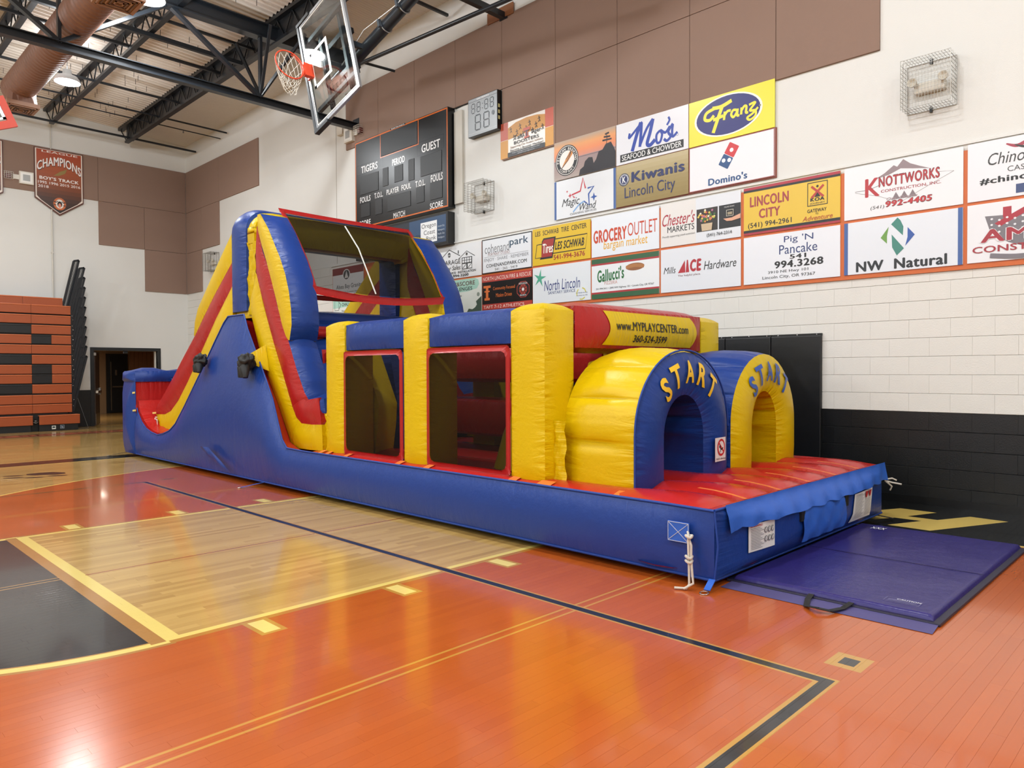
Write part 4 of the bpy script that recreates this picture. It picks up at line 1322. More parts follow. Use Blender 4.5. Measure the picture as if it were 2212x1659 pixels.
# tied-off black air tubes on the side
import mathutils.noise as mnoise
for x, y, z, s_ in ((13.37, -4.46, 1.62, 1.2), (11.88, -4.46, 1.66, 1.0)):
    bm = bmesh.new(); bmesh.ops.create_icosphere(bm, subdivisions=4, radius=1)
    for v in bm.verts:
        p = v.co.copy()
        n_ = mnoise.noise(p*2.1+Vector((x, 0, 0)))*.35+mnoise.noise(p*5)*.16+abs(mnoise.noise(p*9))*.1
        v.co = p*(1+n_)
        v.co = Vector((x+v.co.x*.13*s_+.03*v.co.z, y+v.co.y*.08*s_, z+v.co.z*.10*s_))
    mb = MB(); bm.verts.index_update()
    mb.add([v.co[:] for v in bm.verts], [[v.index for v in f.verts] for f in bm.faces], 0, True)
    for k in range(3): mb.tube([(x+.02, y, z-.02), (x-.03+.05*k, y-.05, z-.09), (x-.04+.07*k, y-.06, z-.17*s_)], [.05*s_, .055*s_, .03*s_], 8)
    mb.build('air_tube', pm('#0c0d0e', .6, key='cloth', bump=.3), inf, label='black tied-off air tube'); bm.free()
mb = MB(); mb.add([(13.42, -4.42, 1.74), (13.40, -4.2, 1.86), (13.50, -4.2, 1.5), (13.44, -4.42, 1.6)], [(0, 1, 2, 3)], 0, False, [(0, 0), (.4, .1), (.4, .9), (0, 1)]); mb.build('tube_collar', VY, inf)
mb = MB(); mb.box(9.25, 9.26, -4.19, -4.05, .55, .72); mb.build('warning_patch', pm('#e6dfd8', .5), inf)
mb = MB(); mb.add([(9.27, -4.21, .7), (9.42, -4.21, .68), (9.44, -4.215, .5), (9.28, -4.215, .52)], [(0, 1, 2, 3)]); sg = mb.build('warning_patch', pm('#e6dfd8', .5), inf)
A_ = Art(lambda u, v, d: (9.28+u, -4.217-d, .69-v), .13, .16, sg); A_.poly([(.3, .1), (.7, .1), (.9, .35), (.7, .6), (.3, .6), (.1, .35)], '#b3272b'); A_.text('STOP', .1, .9, .68, .9, '#b3272b', .03); A_.done()

# ================================================================== THINGS IN THE HALL
PADBLK = pm('#0b0d10', .42, bump=.3, bscale=14, key='pad')
CHROME = pm('#c6c8c9', .25, 1)
GREYW = pm('#dedbd4', .5)
WHITEP = pm('#f0efec', .4)
# ---- folding mat on the floor by the front edge
mat = thing('folding_mat', 'dark purple-blue folding floor mat lying at the front of the inflatable', 'mat', (20.83, -2.95, 0))
MATV = vinyl('#2b2467', .3, key='mat', wr=.25)
mb = MB(); vs = []; nu, nv = 40, 60
def matz(u, v):
    e = min(u, 1-u)*1.25; f = min(v, 1-v)*2.4
    r = min(1, min(e, f)/.03); h = .045*sqrt(max(0, 1-(1-r)**2))
    return .006+h+.004*mnoise.noise(Vector((u*3, v*5, 1)))*min(1, min(e, f)/.1)+.0035*mnoise.noise(Vector((u*9+v*4, v*6, 4)))*min(1, min(e, f)/.1)
for i in range(nu+1):
    for j in range(nv+1):
        u = .5-.5*cos(pi*i/nu); v = .5-.5*cos(pi*j/nv)
        vs.append((20.2+1.26*u, -4.13+2.43*v, matz(u, v)))
mb.add(vs, [(i*(nv+1)+j, (i+1)*(nv+1)+j, (i+1)*(nv+1)+j+1, i*(nv+1)+j+1) for i in range(nu) for j in range(nv)], 0, True, [(v[0], .5+.4*sin(v[1])) for v in vs])
mb.build('top_layer', MATV, mat)
MB().cbox(20.16, 21.5, -4.16, -1.69, .001, .02, .006).build('bottom_layer', pm('#1c1a33', .45), mat)
mb = MB(); mb.add([(20.2, -4.15, .010), (20.2, -4.32, .003), (21.5, -4.315, .003), (21.49, -4.15, .012)], [(0, 1, 2, 3)], 0, False, [(0, .2), (0, .8), (1, .8), (1, .2)])
mb.build('hook_strip', pm('#4b4677', .6, key='velcro'), mat)
mb = MB()
hp = [(20.75, -4.14, .03), (20.76, -4.22, .02), (20.80, -4.34, .012), (20.88, -4.39, .03), (20.95, -4.36, .02), (20.985, -4.24, .015), (21.0, -4.15, .03)]
for k in range(len(hp)-1):
    a, b = Vector(hp[k]), Vector(hp[k+1]); mb.bar(a, b+(b-a)*.08, .035, .004)
mb.build('handle', pm('#0c0d0f', .6), mat)
mb = MB()
for y in (-2.95,): mb.bar((20.2, y, .0535), (21.46, y, .0535), .006, .003)
mb.build('seam', pm('#211b52', .4), mat)
A_ = Art(lambda u, v, d: (21.145+u, -3.925-v*.0-.0+(-v), .054+d), .2, .09, mat)
A_.frame(0, 1, 0, 1, .01, '#8f8db5'); A_.text('CAUTION', .3, .98, .12, .36, '#e8e8f0', .03)
for k in range(5): A_.rect(.1, .9, .45+k*.09, .47+k*.09, '#8f8db5')
A_.done()
A_ = Art(lambda u, v, d: (20.36+u, -1.83-v, .054+d), .12, .09, mat); A_.text('XXX', 0, 1, 0, 1, '#e3e3ea', .03); A_.done()

# ---- wall pads behind the inflatable
for k in range(3):
    x1 = 19.17-k*.628
    t = thing('wall_pad', ['black vinyl wall pad, rightmost of the row, beside the far start tunnel', 'black vinyl wall pad, second from the right end of the row', 'black vinyl wall pad, third from the right end of the row'][k] if k < 3 else 'black vinyl wall pad hidden behind the inflatable', 'wall pad', (x1-.31, -.03, 0), 'black pads on the end wall')
    mb = MB(); mb.cbox(x1-.622, x1, -.055, -.002, .1, 1.90, .012); mb.build('pad', PADBLK, t)
    MB().box(x1-.622, x1, -.03, -.002, 1.895, 1.925).build('top_lip', PADBLK, t)
    for q in range(3):
        mb = MB(); mb.lathe([(0, -.0335), (.006, -.033), (.008, -.03)], (x1-.06-q*.24, 0, 1.912), 'y', 8); mb.build('screw', CHROME, t)

# ---- sponsor signs --------------------------------------------------------
def Pw(x0, z1, y): return lambda u, v, d: (x0+u, y-d, z1-v)
def sign(x0, z1, label, base, fn, w_=1.212, h_=.602, y=-.034, group='sponsor signs on the end wall'):
    t = thing('sponsor_sign', label, 'sign', (x0+w_/2, y, z1-h_), group)
    MB().cbox(x0, x0+w_, y, y+.013, z1-h_, z1, .0015).build('panel', pm(base, .32, bump=.12, bscale=6, key='sign', vary=.012), t)
    A = Art(Pw(x0, z1, y), w_, h_, t)
    fn(A); A.done()
    return t
R1, R2 = 3.815, 3.18
def grad(A, u0, u1, v0, v1, cols, n=8):
    N_ = n*(len(cols)-1)
    for k in range(N_):
        t = k/n; i = int(t); c = lerphex(cols[i], cols[i+1], t-i)
        A.rect(u0, u1, v0+(v1-v0)*k/N_, v0+(v1-v0)*(k+1)/N_+.002, c, 'print')
NAVY = '#232c5e'; INK = '#17181b'; CRIM = '#ad2230'
def s_franz(A):
    A.ell(.47, .48, .40, .445, '#f2f0e6'); A.ell(.47, .48, .375, .415, '#23246e')
    Y_ = '#efe03c'
    A.line([(.32, .27), (.22, .33), (.20, .46), (.26, .50), (.31, .42)], .035, Y_)
    A.line([(.29, .26), (.40, .27), (.52, .20)], .04, Y_); A.line([(.41, .27), (.36, .5), (.30, .80)], .04, Y_); A.line([(.30, .52), (.42, .48)], .035, Y_)
    A.line([(.44, .40), (.43, .58)], .028, Y_); A.line([(.43, .50), (.47, .41), (.51, .41)], .028, Y_)
    A.line([(.585, .44), (.54, .42), (.515, .50), (.54, .57), (.575, .50), (.59, .42), (.585, .55), (.61, .56)], .026, Y_)
    A.line([(.635, .41), (.63, .56)], .026, Y_); A.line([(.63, .49), (.665, .40), (.69, .42), (.685, .54), (.71, .55)], .026, Y_)
    A.line([(.72, .40), (.79, .38), (.73, .52), (.79, .55), (.79, .66), (.73, .72), (.70, .66), (.76, .60), (.82, .50)], .024, Y_)
    A.ell(.845, .47, .010, .02, Y_); A.ell(.845, .47, .007, .014, '#23246e')
sign(17.372, 5.118, 'yellow sign with yellow script in a dark blue white-rimmed oval', '#e8dc3c', s_franz)
def s_dom(A):
    A.frame(0, 1, 0, 1, .009, '#8e3a33')
    def rot(cu, cv, pts, a=radians(-33)):
        out = []
        for x, y in pts:
            X = x*cos(a)-y*sin(a); Y = x*sin(a)+y*cos(a)
            out.append((cu+X/1.212, cv+Y/.602))
        return out
    a = radians(32)
    def rr(x0, x1, y0, y1, r=.012):
        P = []
        for cx, cy, s0 in ((x1-r, y0+r, -90), (x1-r, y1-r, 0), (x0+r, y1-r, 90), (x0+r, y0+r, 180)):
            for k in range(5): t = radians(s0+90*k/4); P.append((cx+r*cos(t), cy+r*sin(t)))
        return P
    w_, h_ = .155, .155
    A.poly(rot(.485, .36, rr(-w_/2, w_/2, -h_-.003, -.003), a), '#c73038'); A.poly(rot(.485, .36, rr(-w_/2, w_/2, .003, h_), a), '#1f4a80')
    def dot(x, y): p = rot(.485, .36, [(x, y)], a)[0]; A.ell(p[0], p[1], .022, .044, '#f2f3f5', 'print')
    dot(0, -.078); dot(-.035, .08); dot(.038, .045)
    A.text("Domino's", .24, .70, .77, .93, '#1f4a80', .045)
sign(17.372, 4.508, 'white sign with tilted red and blue tile of three white dots', '#e4e6ec', s_dom)
def s_mos(A):
    B_ = '#2340a0'
    A.line([(.20, .29), (.19, .40), (.24, .33), (.33, .18), (.38, .10)], .03, B_)
    A.line([(.36, .10), (.30, .38), (.235, .74)], .048, B_); A.line([(.37, .12), (.36, .40), (.345, .68)], .04, B_); A.line([(.345, .66), (.44, .30), (.53, .10)], .034, B_)
    A.line([(.53, .10), (.49, .40), (.45, .64), (.49, .70), (.56, .60)], .046, B_)
    A.line([(.63, .42), (.58, .50), (.585, .68), (.63, .68), (.655, .52), (.635, .42), (.70, .50), (.76, .38)], .03, B_)
    A.line([(.80, .34), (.74, .50), (.77, .62), (.72, .70), (.68, .64)], .032, B_); A.line([(.80, .36), (.79, .52), (.80, .64), (.86, .56)], .03, B_)
    A.line([(.74, .16), (.755, .24), (.72, .34)], .026, B_)
    A.circ('R', .86, .62, .0, .022, 0, 0, INK); A.ell(.86, .62, .014, .026, B_, 'print'); A.ell(.86, .62, .011, .02, '#dfe1e8', 'print')
    A.rect(.06, .94, .76, .94, INK)
    A.text('SEAFOOD & CHOWDER', .085, .915, .785, .915, '#eeeeee', .01)
sign(16.148, 5.118, 'white sign with blue slanted script above a black strip of lettering', '#dfe1e8', s_mos)
def s_kiw(A):
    grad(A, 0, 1, 0, 1, ['#b9ab84', '#9a8857', '#8b773f'], 5)
    A.ell(.115, .36, .078, .157, '#33363f'); A.ell(.115, .36, .068, .137, '#c9cbd2'); A.ell(.115, .36, .052, .105, NAVY)
    A.text('K', .092, .14, .285, .435, '#f0f0f0', .03)
    A.circ('KIWANIS', .115, .36, .061, .013, -70, 70, NAVY, .03); A.circ('INTERNATIONAL', .115, .36, .061, .012, 250, 110, NAVY, .03, True)
    A.text('Kiwanis', .225, .955, .22, .47, NAVY, .05); A.text('Lincoln City', .125, .83, .56, .90, NAVY, .0)
sign(16.148, 4.505, 'tan-gold sign with navy lettering and a round navy badge', '#a39468', s_kiw)
def s_pel(A):
    grad(A, 0, 1, 0, .5, ['#b09a86', '#dd9a62', '#e08a5c', '#c98a7c'], 5); grad(A, 0, 1, .5, 1, ['#9b8585', '#a08d88', '#b0a39c'], 4)
    A.rect(0, 1, .52, .535, '#6f6064', 'print')
    A.poly([(.42, 1), (.44, .86), (.50, .80), (.52, .68), (.58, .60), (.64, .62), (.66, .78), (.70, .70), (.74, .52), (.80, .50), (.85, .38), (.93, .36), (.97, .5), (1, .62), (1, 1)], '#262329')
    A.line([(.86, .40), (.87, .22), (.86, .14)], .008, '#262329', sm=False)
    for a, b in (((.82, .2), (.92, .22)), ((.84, .14), (.9, .12)), ((.80, .28), (.94, .29))): A.line([a, b], .02, '#262329', sm=False)
    A.ell(.22, .53, .195, .40, INK); A.ell(.22, .53, .183, .375, '#e8e4de', 'print'); A.ell(.22, .53, .175, .36, INK, 'print'); A.ell(.22, .53, .125, .255, '#e8e4de', 'print')
    A.poly([(.12, .74), (.20, .50), (.27, .32), (.31, .28), (.32, .40), (.24, .56)], '#c98238'); A.line([(.12, .74), (.24, .52), (.3, .3)], .01, INK); A.line([(.2, .5), (.26, .4), (.3, .28)], .008, INK)
    A.circ('PELICAN BREWING', .22, .53, .15, .034, -100, 100, '#f0ece6', .02); A.circ('COMPANY', .22, .53, .15, .032, 232, 128, '#f0ece6', .02, True)
sign(14.925, 5.118, 'sunset coast photo sign with round black badge at its left', '#b09a86', s_pel)
def s_mag(A):
    A.rect(0, .035, 0, 1, '#44639e'); A.rect(.965-.0, 1, 0, 1, '#44639e'); 
    A.line([(.345, .52), (.30, .43), (.44, .38), (.485, .06), (.525, .34)], .022, '#c23444', sm=False)
    A.line([(.56, .35), (.66, .33), (.575, .50), (.585, .78), (.50, .66)], .022, '#3157a4', sm=False); A.line([(.50, .66), (.42, .72), (.32, .88)], .02, '#7fa9d8', sm=False)
    for c_, cu, cv, r in (('#c23444', .22, .32, .02), ('#c23444', .27, .44, .035), ('#3157a4', .66, .60, .055)):
        A.poly([(cu, cv-2*r), (cu+.25*r, cv-.5*r), (cu+r, cv), (cu+.25*r, cv+.5*r), (cu, cv+2*r), (cu-.25*r, cv+.5*r), (cu-r, cv), (cu-.25*r, cv-.5*r)], c_)
    A.text('Magic', .13, .43, .50, .76, INK, .0, .35); A.text('Wand', .43, .70, .70, .88, INK, .0, .35); A.text('CLEANING SERVICES', .27, .70, .90, .95, '#333333', -.005)
sign(14.925, 4.50, 'white sign with blue side bars and an open red and blue star', '#dfe3e8', s_mag)
def s_taft(A):
    for u0, u1 in ((0, .15), (.85, 1)):
        A.rect(u0, u1, 0, .50, '#c05a44'); A.rect(u0, u1, .5, 1, '#cf9440'); A.rect(u0, u1, .49, .5, '#e8e0d4', 'print')
    A.poly([(.15, .18), (.3, .08), (.5, .04), (.7, .06), (.85, .12), (.85, .44), (.5, .46), (.15, .50)], '#c98f3e')
    for k in range(11):
        u = .2+k*.06; v = .2+.12*((k*5) % 3)-.02*k*.3
        A.line([(u, v), (u+.012, v+.07), (u-.008, v+.13)], .010, '#2a2621'); A.line([(u+.012, v+.07), (u+.03, v+.13)], .008, '#2a2621'); A.line([(u-.02, v+.04), (u+.03, v+.02)], .008, '#2a2621'); A.ell(u+.002, v-.015, .007, .014, '#2a2621')
    A.rect(.45, .58, .32, .40, '#c05a44'); A.rect(.49, .54, .38, .60, '#c05a44'); A.rect(.465, .565, .56, .61, '#c05a44'); A.rect(.47, .56, .40, .425, '#1e2a3c', 'print'); A.rect(.505, .525, .42, .57, '#1e2a3c', 'print')
    A.text('Taft', .27, .44, .44, .56, INK, .02); A.text('Tiger', .585, .78, .42, .57, INK, .02); A.text('BOOSTERS', .27, .74, .60, .69, INK, .02)
    A.text('Supporting Our Student Athletes', .2, .81, .715, .785, '#6e4520', .015, .15); A.text('Become a Booster Member!', .2, .82, .80, .86, INK, .015)
    A.rect(.15, .85, .875, 1, '#26282d'); A.text('https://tafttigerboosters.square.site/', .24, .76, .895, .93, '#d0d0d0'); A.text('taft7tigerboosters@gmail.com', .34, .66, .945, .975, '#d0d0d0')
sign(13.70, 5.715, 'orange and white sign of dark athlete figures above lettering, nearest the clock', '#e6e2dc', s_taft)
# lower double row
def s_garage(A):
    A.line([(.02, .42), (.28, .10), (.53, .33)], .012, INK, sm=False); A.line([(.5, .42), (.68, .22), (.86, .40)], .010, INK, sm=False)
    A.ell(.28, .26, .035, .07, INK); A.rect(.48, .5, .16, .26, INK); A.ell(.68, .31, .022, .045, '#444444')
    for k in range(3): A.line([(.245, .245+k*.02), (.315, .245+k*.02)], .004, '#dfe1e4', sm=False)
    A.rect(.57, .80, .40, .76, INK)
    for i in range(4):
        for j in range(2): A.rect(.585+i*.053, .625+i*.053, .42+j*.08, .485+j*.08, '#dfe1e4', 'print')
    for i in range(2):
        A.rect(.585+i*.118, .675+i*.118, .60, .74, '#dfe1e4', 'print'); A.line([(.59+i*.118, .73), (.67+i*.118, .61)], .01, INK, sm=False)
    A.text('GARAGE', .10, .54, .42, .56, '#333333', .0); A.text('Door Sales', .10, .54, .60, .74, '#333333', .0, .25)
    A.text('SALES · SERVICE · INSTALLATION', .02, .88, .79, .86, INK, .02); A.text('541-994-3200', .2, .72, .885, .965, INK, .03)
sign(11.985, R1-.02, 'white sign of black line-drawn house and garage door, beside the net tower', '#dfe1e4', s_garage)
def s_scan(A):
    A.poly([(0, 0), (.85, 0), (.93, .06), (.95, .2), (.9, .32), (.7, .38), (0, .40)], '#a8d5c6')
    A.text('SCAN&SCORE', .16, .86, .07, .20, '#5a3a34', .03); A.text('CHALLENGES', .2, .80, .24, .35, '#2c3a38', .03)
    A.text('Easy Play · Win', .12, .56, .46, .54, INK, .02); A.text('score a great', .2, .56, .60, .66, '#333333', .01); A.text('yourself and', .25, .56, .72, .78, '#333333', .01); A.text('school!', .3, .47, .84, .9, '#333333', .01)
    A.poly([(.95, .62), (1, .56), (1, 1), (.68, 1), (.72, .9), (.8, .93), (.86, .88), (.9, .8), (.88, .7)], '#41574b'); A.ell(.49, .95, .05, .09, '#4c6658'); A.ell(.93, .5, .03, .06, '#8a9a92')
sign(11.985, R2-.02, 'pale sign with mint green heading, just above the blue rail', '#dfe6e0', s_scan)
def s_cohen(A):
    A.frame(0, 1, 0, 1, .014, INK)
    A.text('cohenand', .06, .56, .16, .42, '#7d7f84', -.012); A.text('park', .57, .93, .09, .36, '#23435c', .015); A.text('PORTRAIT STUDIO', .13, .57, .42, .50, '#8a5a58', .0)
    A.rect(.05, .93, .52, .527, '#666666'); A.text('ENJOY · SHARE · REMEMBER', .05, .94, .56, .68, '#7d7f84', -.008); A.text('COHENANDPARK.COM', .09, .90, .73, .83, INK, .015); A.text('541 · 265 · 5419', .27, .72, .87, .94, '#444444', .0)
sign(13.215, R1-.015, 'black-framed white sign with thin grey lettering left of the yellow sign', '#dfe3e9', s_cohen)
def s_fire(A):
    A.rect(0, 1, 0, .20, '#b04038'); A.text('NORTH LINCOLN FIRE & RESCUE', .02, .98, .05, .16, '#e9d9d2', .0)
    A.rect(0, 1, .84, 1, '#b04038'); A.text('TAFT 7-12 ATHLETICS', .03, .85, .88, .97, '#e9d9d2', .0)
    O_ = '#d9733c'
    A.rect(.03, .18, .30, .37, O_); A.rect(.08, .13, .37, .70, O_); A.rect(.05, .16, .66, .73, O_); A.rect(.05, .16, .45, .49, O_)
    A.text('Community Focused', .23, .67, .36, .48, O_, .0); A.text('Mission Driven', .29, .61, .55, .66, O_, .0)
    pts = [(.83+.13*cos(radians(22.5+45*k)), .52+.24*sin(radians(22.5+45*k))) for k in range(8)]
    A.poly(pts, '#b0453c'); A.poly([(.83+(u-.83)*.93, .52+(v-.52)*.93) for u, v in pts], INK, 'print'); A.ell(.83, .52, .075, .14, '#a8443a', 'print'); A.ell(.83, .52, .03, .06, '#dddddd', 'print')
    for a in range(0, 180, 45): A.line([(.83-.07*cos(radians(a)), .52-.13*sin(radians(a))), (.83+.07*cos(radians(a)), .52+.13*sin(radians(a)))], .02, '#5d2823', sm=False)
    A.ell(.83, .52, .022, .045, '#dddddd', 'print'); A.text('NORTH LINCOLN', .75, .91, .33, .38, '#eeeeee', .0); A.text('FIRE & RESCUE', .77, .89, .66, .70, '#eeeeee', .0)
sign(13.215, R2-.012, 'black sign with red bands, orange lettering and octagonal crest', INK, s_fire)
def s_les(A):
    A.text('LES  SCHWAB  TIRE  CENTER', .05, .94, .08, .21, INK, .02)
    A.line([(.25, .44), (.08, .44), (.05, .80), (.20, .80)], .012, INK, sm=False)
    A.line([(.37, .36), (.95, .36), (.92, .73), (.36, .73)], .012, INK, sm=False)
    A.poly([(.17, .37), (.20, .29), (.42, .29), (.36, .85), (.13, .85), (.16, .78)], INK); A.poly([(.18, .40), (.21, .33), (.39, .33), (.35, .80), (.16, .80)], '#9c2a26', 'print')
    A.text('Tires', .185, .37, .44, .70, '#f1efe8', .03, .1); A.text('LES SCHWAB', .405, .90, .44, .65, INK, .04, .25); A.text('541-994-3676', .38, .91, .78, .91, '#9c2a26', .03)
sign(14.442, R1, 'yellow sign with a red square mark and black outlined box', '#d9b520', s_les)
def s_nl(A):
    pts = []
    for k in range(10):
        a = radians(-80+36*k); r = .19 if k % 2 == 0 else .055
        pts.append((.13+r*cos(a)*.62, .30+r*sin(a)*1.35))
    A.poly(pts, '#4fa58a'); 
    A.text('North Lincoln', .21, .83, .38, .66, '#2b3a78', .0, .12); A.text('SANITARY SERVICE', .28, .75, .68, .76, '#3a4a7c', .005)
    for k in range(3):
        a = radians(120*k-90); A.line([(.85+.075*cos(a+t), .82+.15*sin(a+t)) for t in (.2, .8, 1.4)], .014, '#c8c04a')
    A.text('our family serving', .76, .95, .78, .82, '#3a4a7c'); A.text('your family since 1950', .77, .95, .85, .89, '#3a4a7c')
sign(14.442, R2, 'white sign with green starfish at its left and navy lettering', '#dde3e8', s_nl)
def s_groc(A):
    A.text('GROCERY', .03, .54, .33, .66, '#c2401c', .06); A.text('OUTLET', .555, .975, .28, .60, '#c2401c', -.01); A.text('bargain market', .19, .84, .62, .90, '#e0a81c', .005, .08)
sign(15.678, R1, 'white sign with large red-orange capitals over yellow lettering', '#e0e6ee', s_groc)
def s_gal(A):
    A.rect(0, 1, 0, .12, '#2c5a37'); A.rect(0, 1, .12, .165, '#a82c34'); A.rect(0, 1, .835, .88, '#a82c34'); A.rect(0, 1, .88, 1, '#2c5a37')
    A.text("Gallucci's", .09, .50, .28, .60, '#1f6a36', .05, .0, rise=-.05); A.text('PIZZERIA', .20, .40, .58, .66, '#c79a92', .01)
    A.ell(.66, .30, .135, .09, '#8e5a34'); A.line([(.53, .30), (.66, .27), (.79, .31)], .04, '#a9713f')
    A.text('541-994-3411 • 2845 NW Highway 101 • Lincoln City, OR 97367', .07, .93, .73, .79, INK, .0)
sign(15.678, R2, 'white sign banded green and red at top and bottom', '#e4e8ec', s_gal)
def s_ches(A):
    A.rect(.46, 1, 0, 1, '#dde2ea')
    A.text("Chester's", .02, .45, .24, .52, '#a82c3c', .01, .4, rise=0); A.text('MARKETS', .09, .44, .54, .68, INK, .01); A.text('Proudly supporting youth activities!', .02, .45, .74, .80, '#333333', 0, .3)
    A.rect(.47, .73, .26, .77, '#2a221e'); A.rect(.745, 1, .26, .77, '#15171e')
    random.seed(3)
    for k in range(46):
        a = random.uniform(0, 2*pi); r = random.random()
        A.ell(.60+.105*r*cos(a), .44+.15*r*sin(a), .013, .024, random.choice(['#6f9a3c', '#c9463a', '#d9c05a', '#e6ddc8', '#3c6a34', '#b46a8a', '#d98a3a']), n=10)
    A.poly([(.53, .60), (.67, .60), (.66, .76), (.54, .76)], '#c8b294')
    A.poly([(.80, .56), (.90, .56), (1.0, .50), (1.0, .60), (.9, .63), (.84, .62)], '#d9a58a'); A.frame(.835, .92, .38, .52, .006, '#c9c3b4', 'print'); A.rect(.85, .905, .43, .49, '#9a8f78', 'print'); A.text('ONLINE ORDERS', .81, .93, .30, .33, '#cccccc')
    A.text('(541) 764-2314', .60, .90, .83, .92, INK, .01)
sign(16.918, R1, 'white sign with two small dark photographs of vegetables and a hand', '#e0dedc', s_ches)
def s_ace(A):
    A.text('Mills', .04, .20, .42, .57, INK, .0, .25); A.poly([(.23, .58), (.32, .30), (.325, .58)], CRIM); A.poly([(.33, .58), (.345, .30), (.36, .30), (.375, .58)], CRIM)
    A.text('CE', .385, .53, .30, .58, CRIM, .09, .1); A.text('The helpful place.', .23, .52, .62, .68, '#6a2a30', .0); A.text('Hardware', .56, .95, .38, .57, INK, .0, .25)
sign(16.918, R2, 'white sign with bold red wedge logo between slanted black words', '#dde2ea', s_ace)
def s_koa(A):
    for v in (0, .90): A.rect(0, 1, v+(.055 if v else 0), v+(.10 if v else .055), '#a82c3c'); 
    A.rect(0, 1, .055, .10, INK); A.rect(0, 1, .90, .955, INK)
    A.text('LINCOLN', .07, .49, .20, .42, '#9e3a40', .05); A.text('CITY', .17, .40, .48, .68, '#9e3a40', .05); A.text('(541) 994-2961', .05, .52, .75, .89, INK, .015)
    A.frame(.68, .88, .13, .60, .007, INK); A.line([(.72, .21), (.84, .44)], .022, '#b23a34', sm=False); A.line([(.84, .21), (.72, .44)], .022, '#b23a34', sm=False); A.ell(.78, .22, .012, .024, INK); A.poly([(.78, .34), (.75, .43), (.81, .43)], INK)
    A.text('KOA', .71, .85, .44, .51, INK, .06); A.text('JOURNEY', .705, .855, .535, .58, '#333333', .0); A.text('GATEWAY', .68, .87, .66, .73, INK, .02); A.text('TO', .76, .79, .745, .78, INK, .01); A.text('Adventure', .63, .93, .79, .885, '#b2502c', .01, .3)
sign(18.172, R1+.002, 'yellow sign with red and black bands and crimson capitals', '#dcb832', s_koa)
def s_pig(A):
    A.text("Pig 'N", .44, .74, .07, .24, '#22356e', .0); A.text('Pancake', .39, .78, .25, .44, '#22356e', .0); A.text('541', .50, .67, .46, .55, INK, .04); A.text('994.3268', .34, .84, .57, .72, INK, .05)
    A.text('3910 NE Hwy 101', .27, .69, .76, .83, '#333333', .01); A.text('Lincoln City, OR 97367', .21, .76, .86, .94, '#333333', .01)
sign(18.172, R2+.004, 'white sign with blue two-line heading over a bold black number', '#e2e6ee', s_pig)
def s_knott(A):
    A.line([(.10, .48), (.22, .48), (.33, .42)], .004, '#555555', sm=False); A.poly([(.28, .30), (.36, .22), (.44, .10), (.47, .14), (.52, .02), (.58, .12), (.66, .2), (.74, .27), (.6, .22), (.5, .18), (.4, .26)], '#8f7f84')
    A.line([(.1, .50), (.30, .62), (.5, .80), (.68, .62), (.93, .39), (.8, .36)], .003, '#777777', sm=False)
    A.text('K', .19, .32, .27, .62, '#b23038', .03); A.text('NOTTWORKS', .31, .82, .27, .47, '#2a2426', .06); A.text('NOTTWORKS', .312, .817, .28, .463, '#b23038', .02)
    A.text('CONSTRUCTION, INC.', .33, .83, .52, .58, '#a03a44', .015)
    for u in (.46, .53, .60): A.poly([(u, .60), (u+.035, .73), (u-.035, .73)], '#7f7278')
    A.text('Otis, Oregon', .38, .64, .68, .75, '#a08a90', 0, .3); A.text('(541)', .24, .36, .80, .88, '#555555', .0, .15); A.text('992-4405', .37, .76, .74, .86, '#2a2426', .08, .1); A.text('992-4405', .372, .757, .75, .85, '#c0323a', .045, .1)
sign(19.43, R1+.008, 'white sign with grey mountain drawing over red outlined lettering', '#e6e7ec', s_knott)
def s_nw(A):
    A.rect(0, .035, 0, 1, '#41619f'); A.rect(.962, .998, 0, 1, '#41619f')
    A.poly([(.42, .13), (.475, .02), (.50, .08), (.525, .2), (.52, .36)], '#3f8378'); A.poly([(.425, .32), (.53, .60), (.47, .72), (.43, .56)], '#3f8378'); A.poly([(.33, .36), (.40, .17), (.385, .34), (.385, .48)], '#6a9a48'); A.poly([(.56, .22), (.62, .37), (.54, .56), (.56, .4)], '#3157a4')
    A.text('NW  Natural', .11, .88, .77, .965, '#1d2227', .05)
sign(19.43, R2+.008, 'white sign with blue side bars and a green-blue leaf diamond', '#dde3ec', s_nw)
def s_chin(A):
    A.line([(.28, .1), (.36, .16), (.46, .08), (.6, .02)], .03, '#a03a4c', taper=True); A.line([(.34, .14), (.42, .2), (.52, .14)], .02, '#333333', taper=True)
    A.text('Chinook Winds', .15, .85, .22, .42, '#333333', -.01, .25); A.text('CASINO RESORT', .29, .80, .48, .57, '#444444', -.005); A.text('#chinookwinds', .09, .85, .62, .74, INK, .045); A.rect(.35, .46, .80, .95, '#3a4a78')
sign(20.682, R1+.012, 'upper white sign cut off at the right edge with thin grey script', '#e4e5ec', s_chin)
def s_amb(A):
    A.poly([(.13, .22), (.3, .24), (.8, .1), (.8, .6), (.5, .86), (.3, .7), (.17, .5)], '#77737a'); A.poly([(.20, .36), (.50, .04), (.54, .1), (.24, .42)], '#a82c3c'); A.rect(.26, .32, .1, .28, '#a82c3c')
    for k in range(24):
        u = .18+.055*(k % 8); v = .28+.1*(k//8)+.03*(k % 2)
        A.ell(u, v, .011, .02, '#e2e3e8', 'print', n=5)
    A.text('AMB', .09, .62, .44, .68, '#e2e3e8', .08); A.text('AMB', .10, .61, .45, .67, '#a02c3a', .04); A.text('CONSTRUCTION', .04, .96, .73, .84, '#a02c3a', .02); A.line([(.17, .9), (.4, .95), (.7, .88)], .04, '#77737a', taper=False)
sign(20.682, R2+.012, 'lower white sign cut off at the right edge with red roof logo', '#e4e6ec', s_amb)
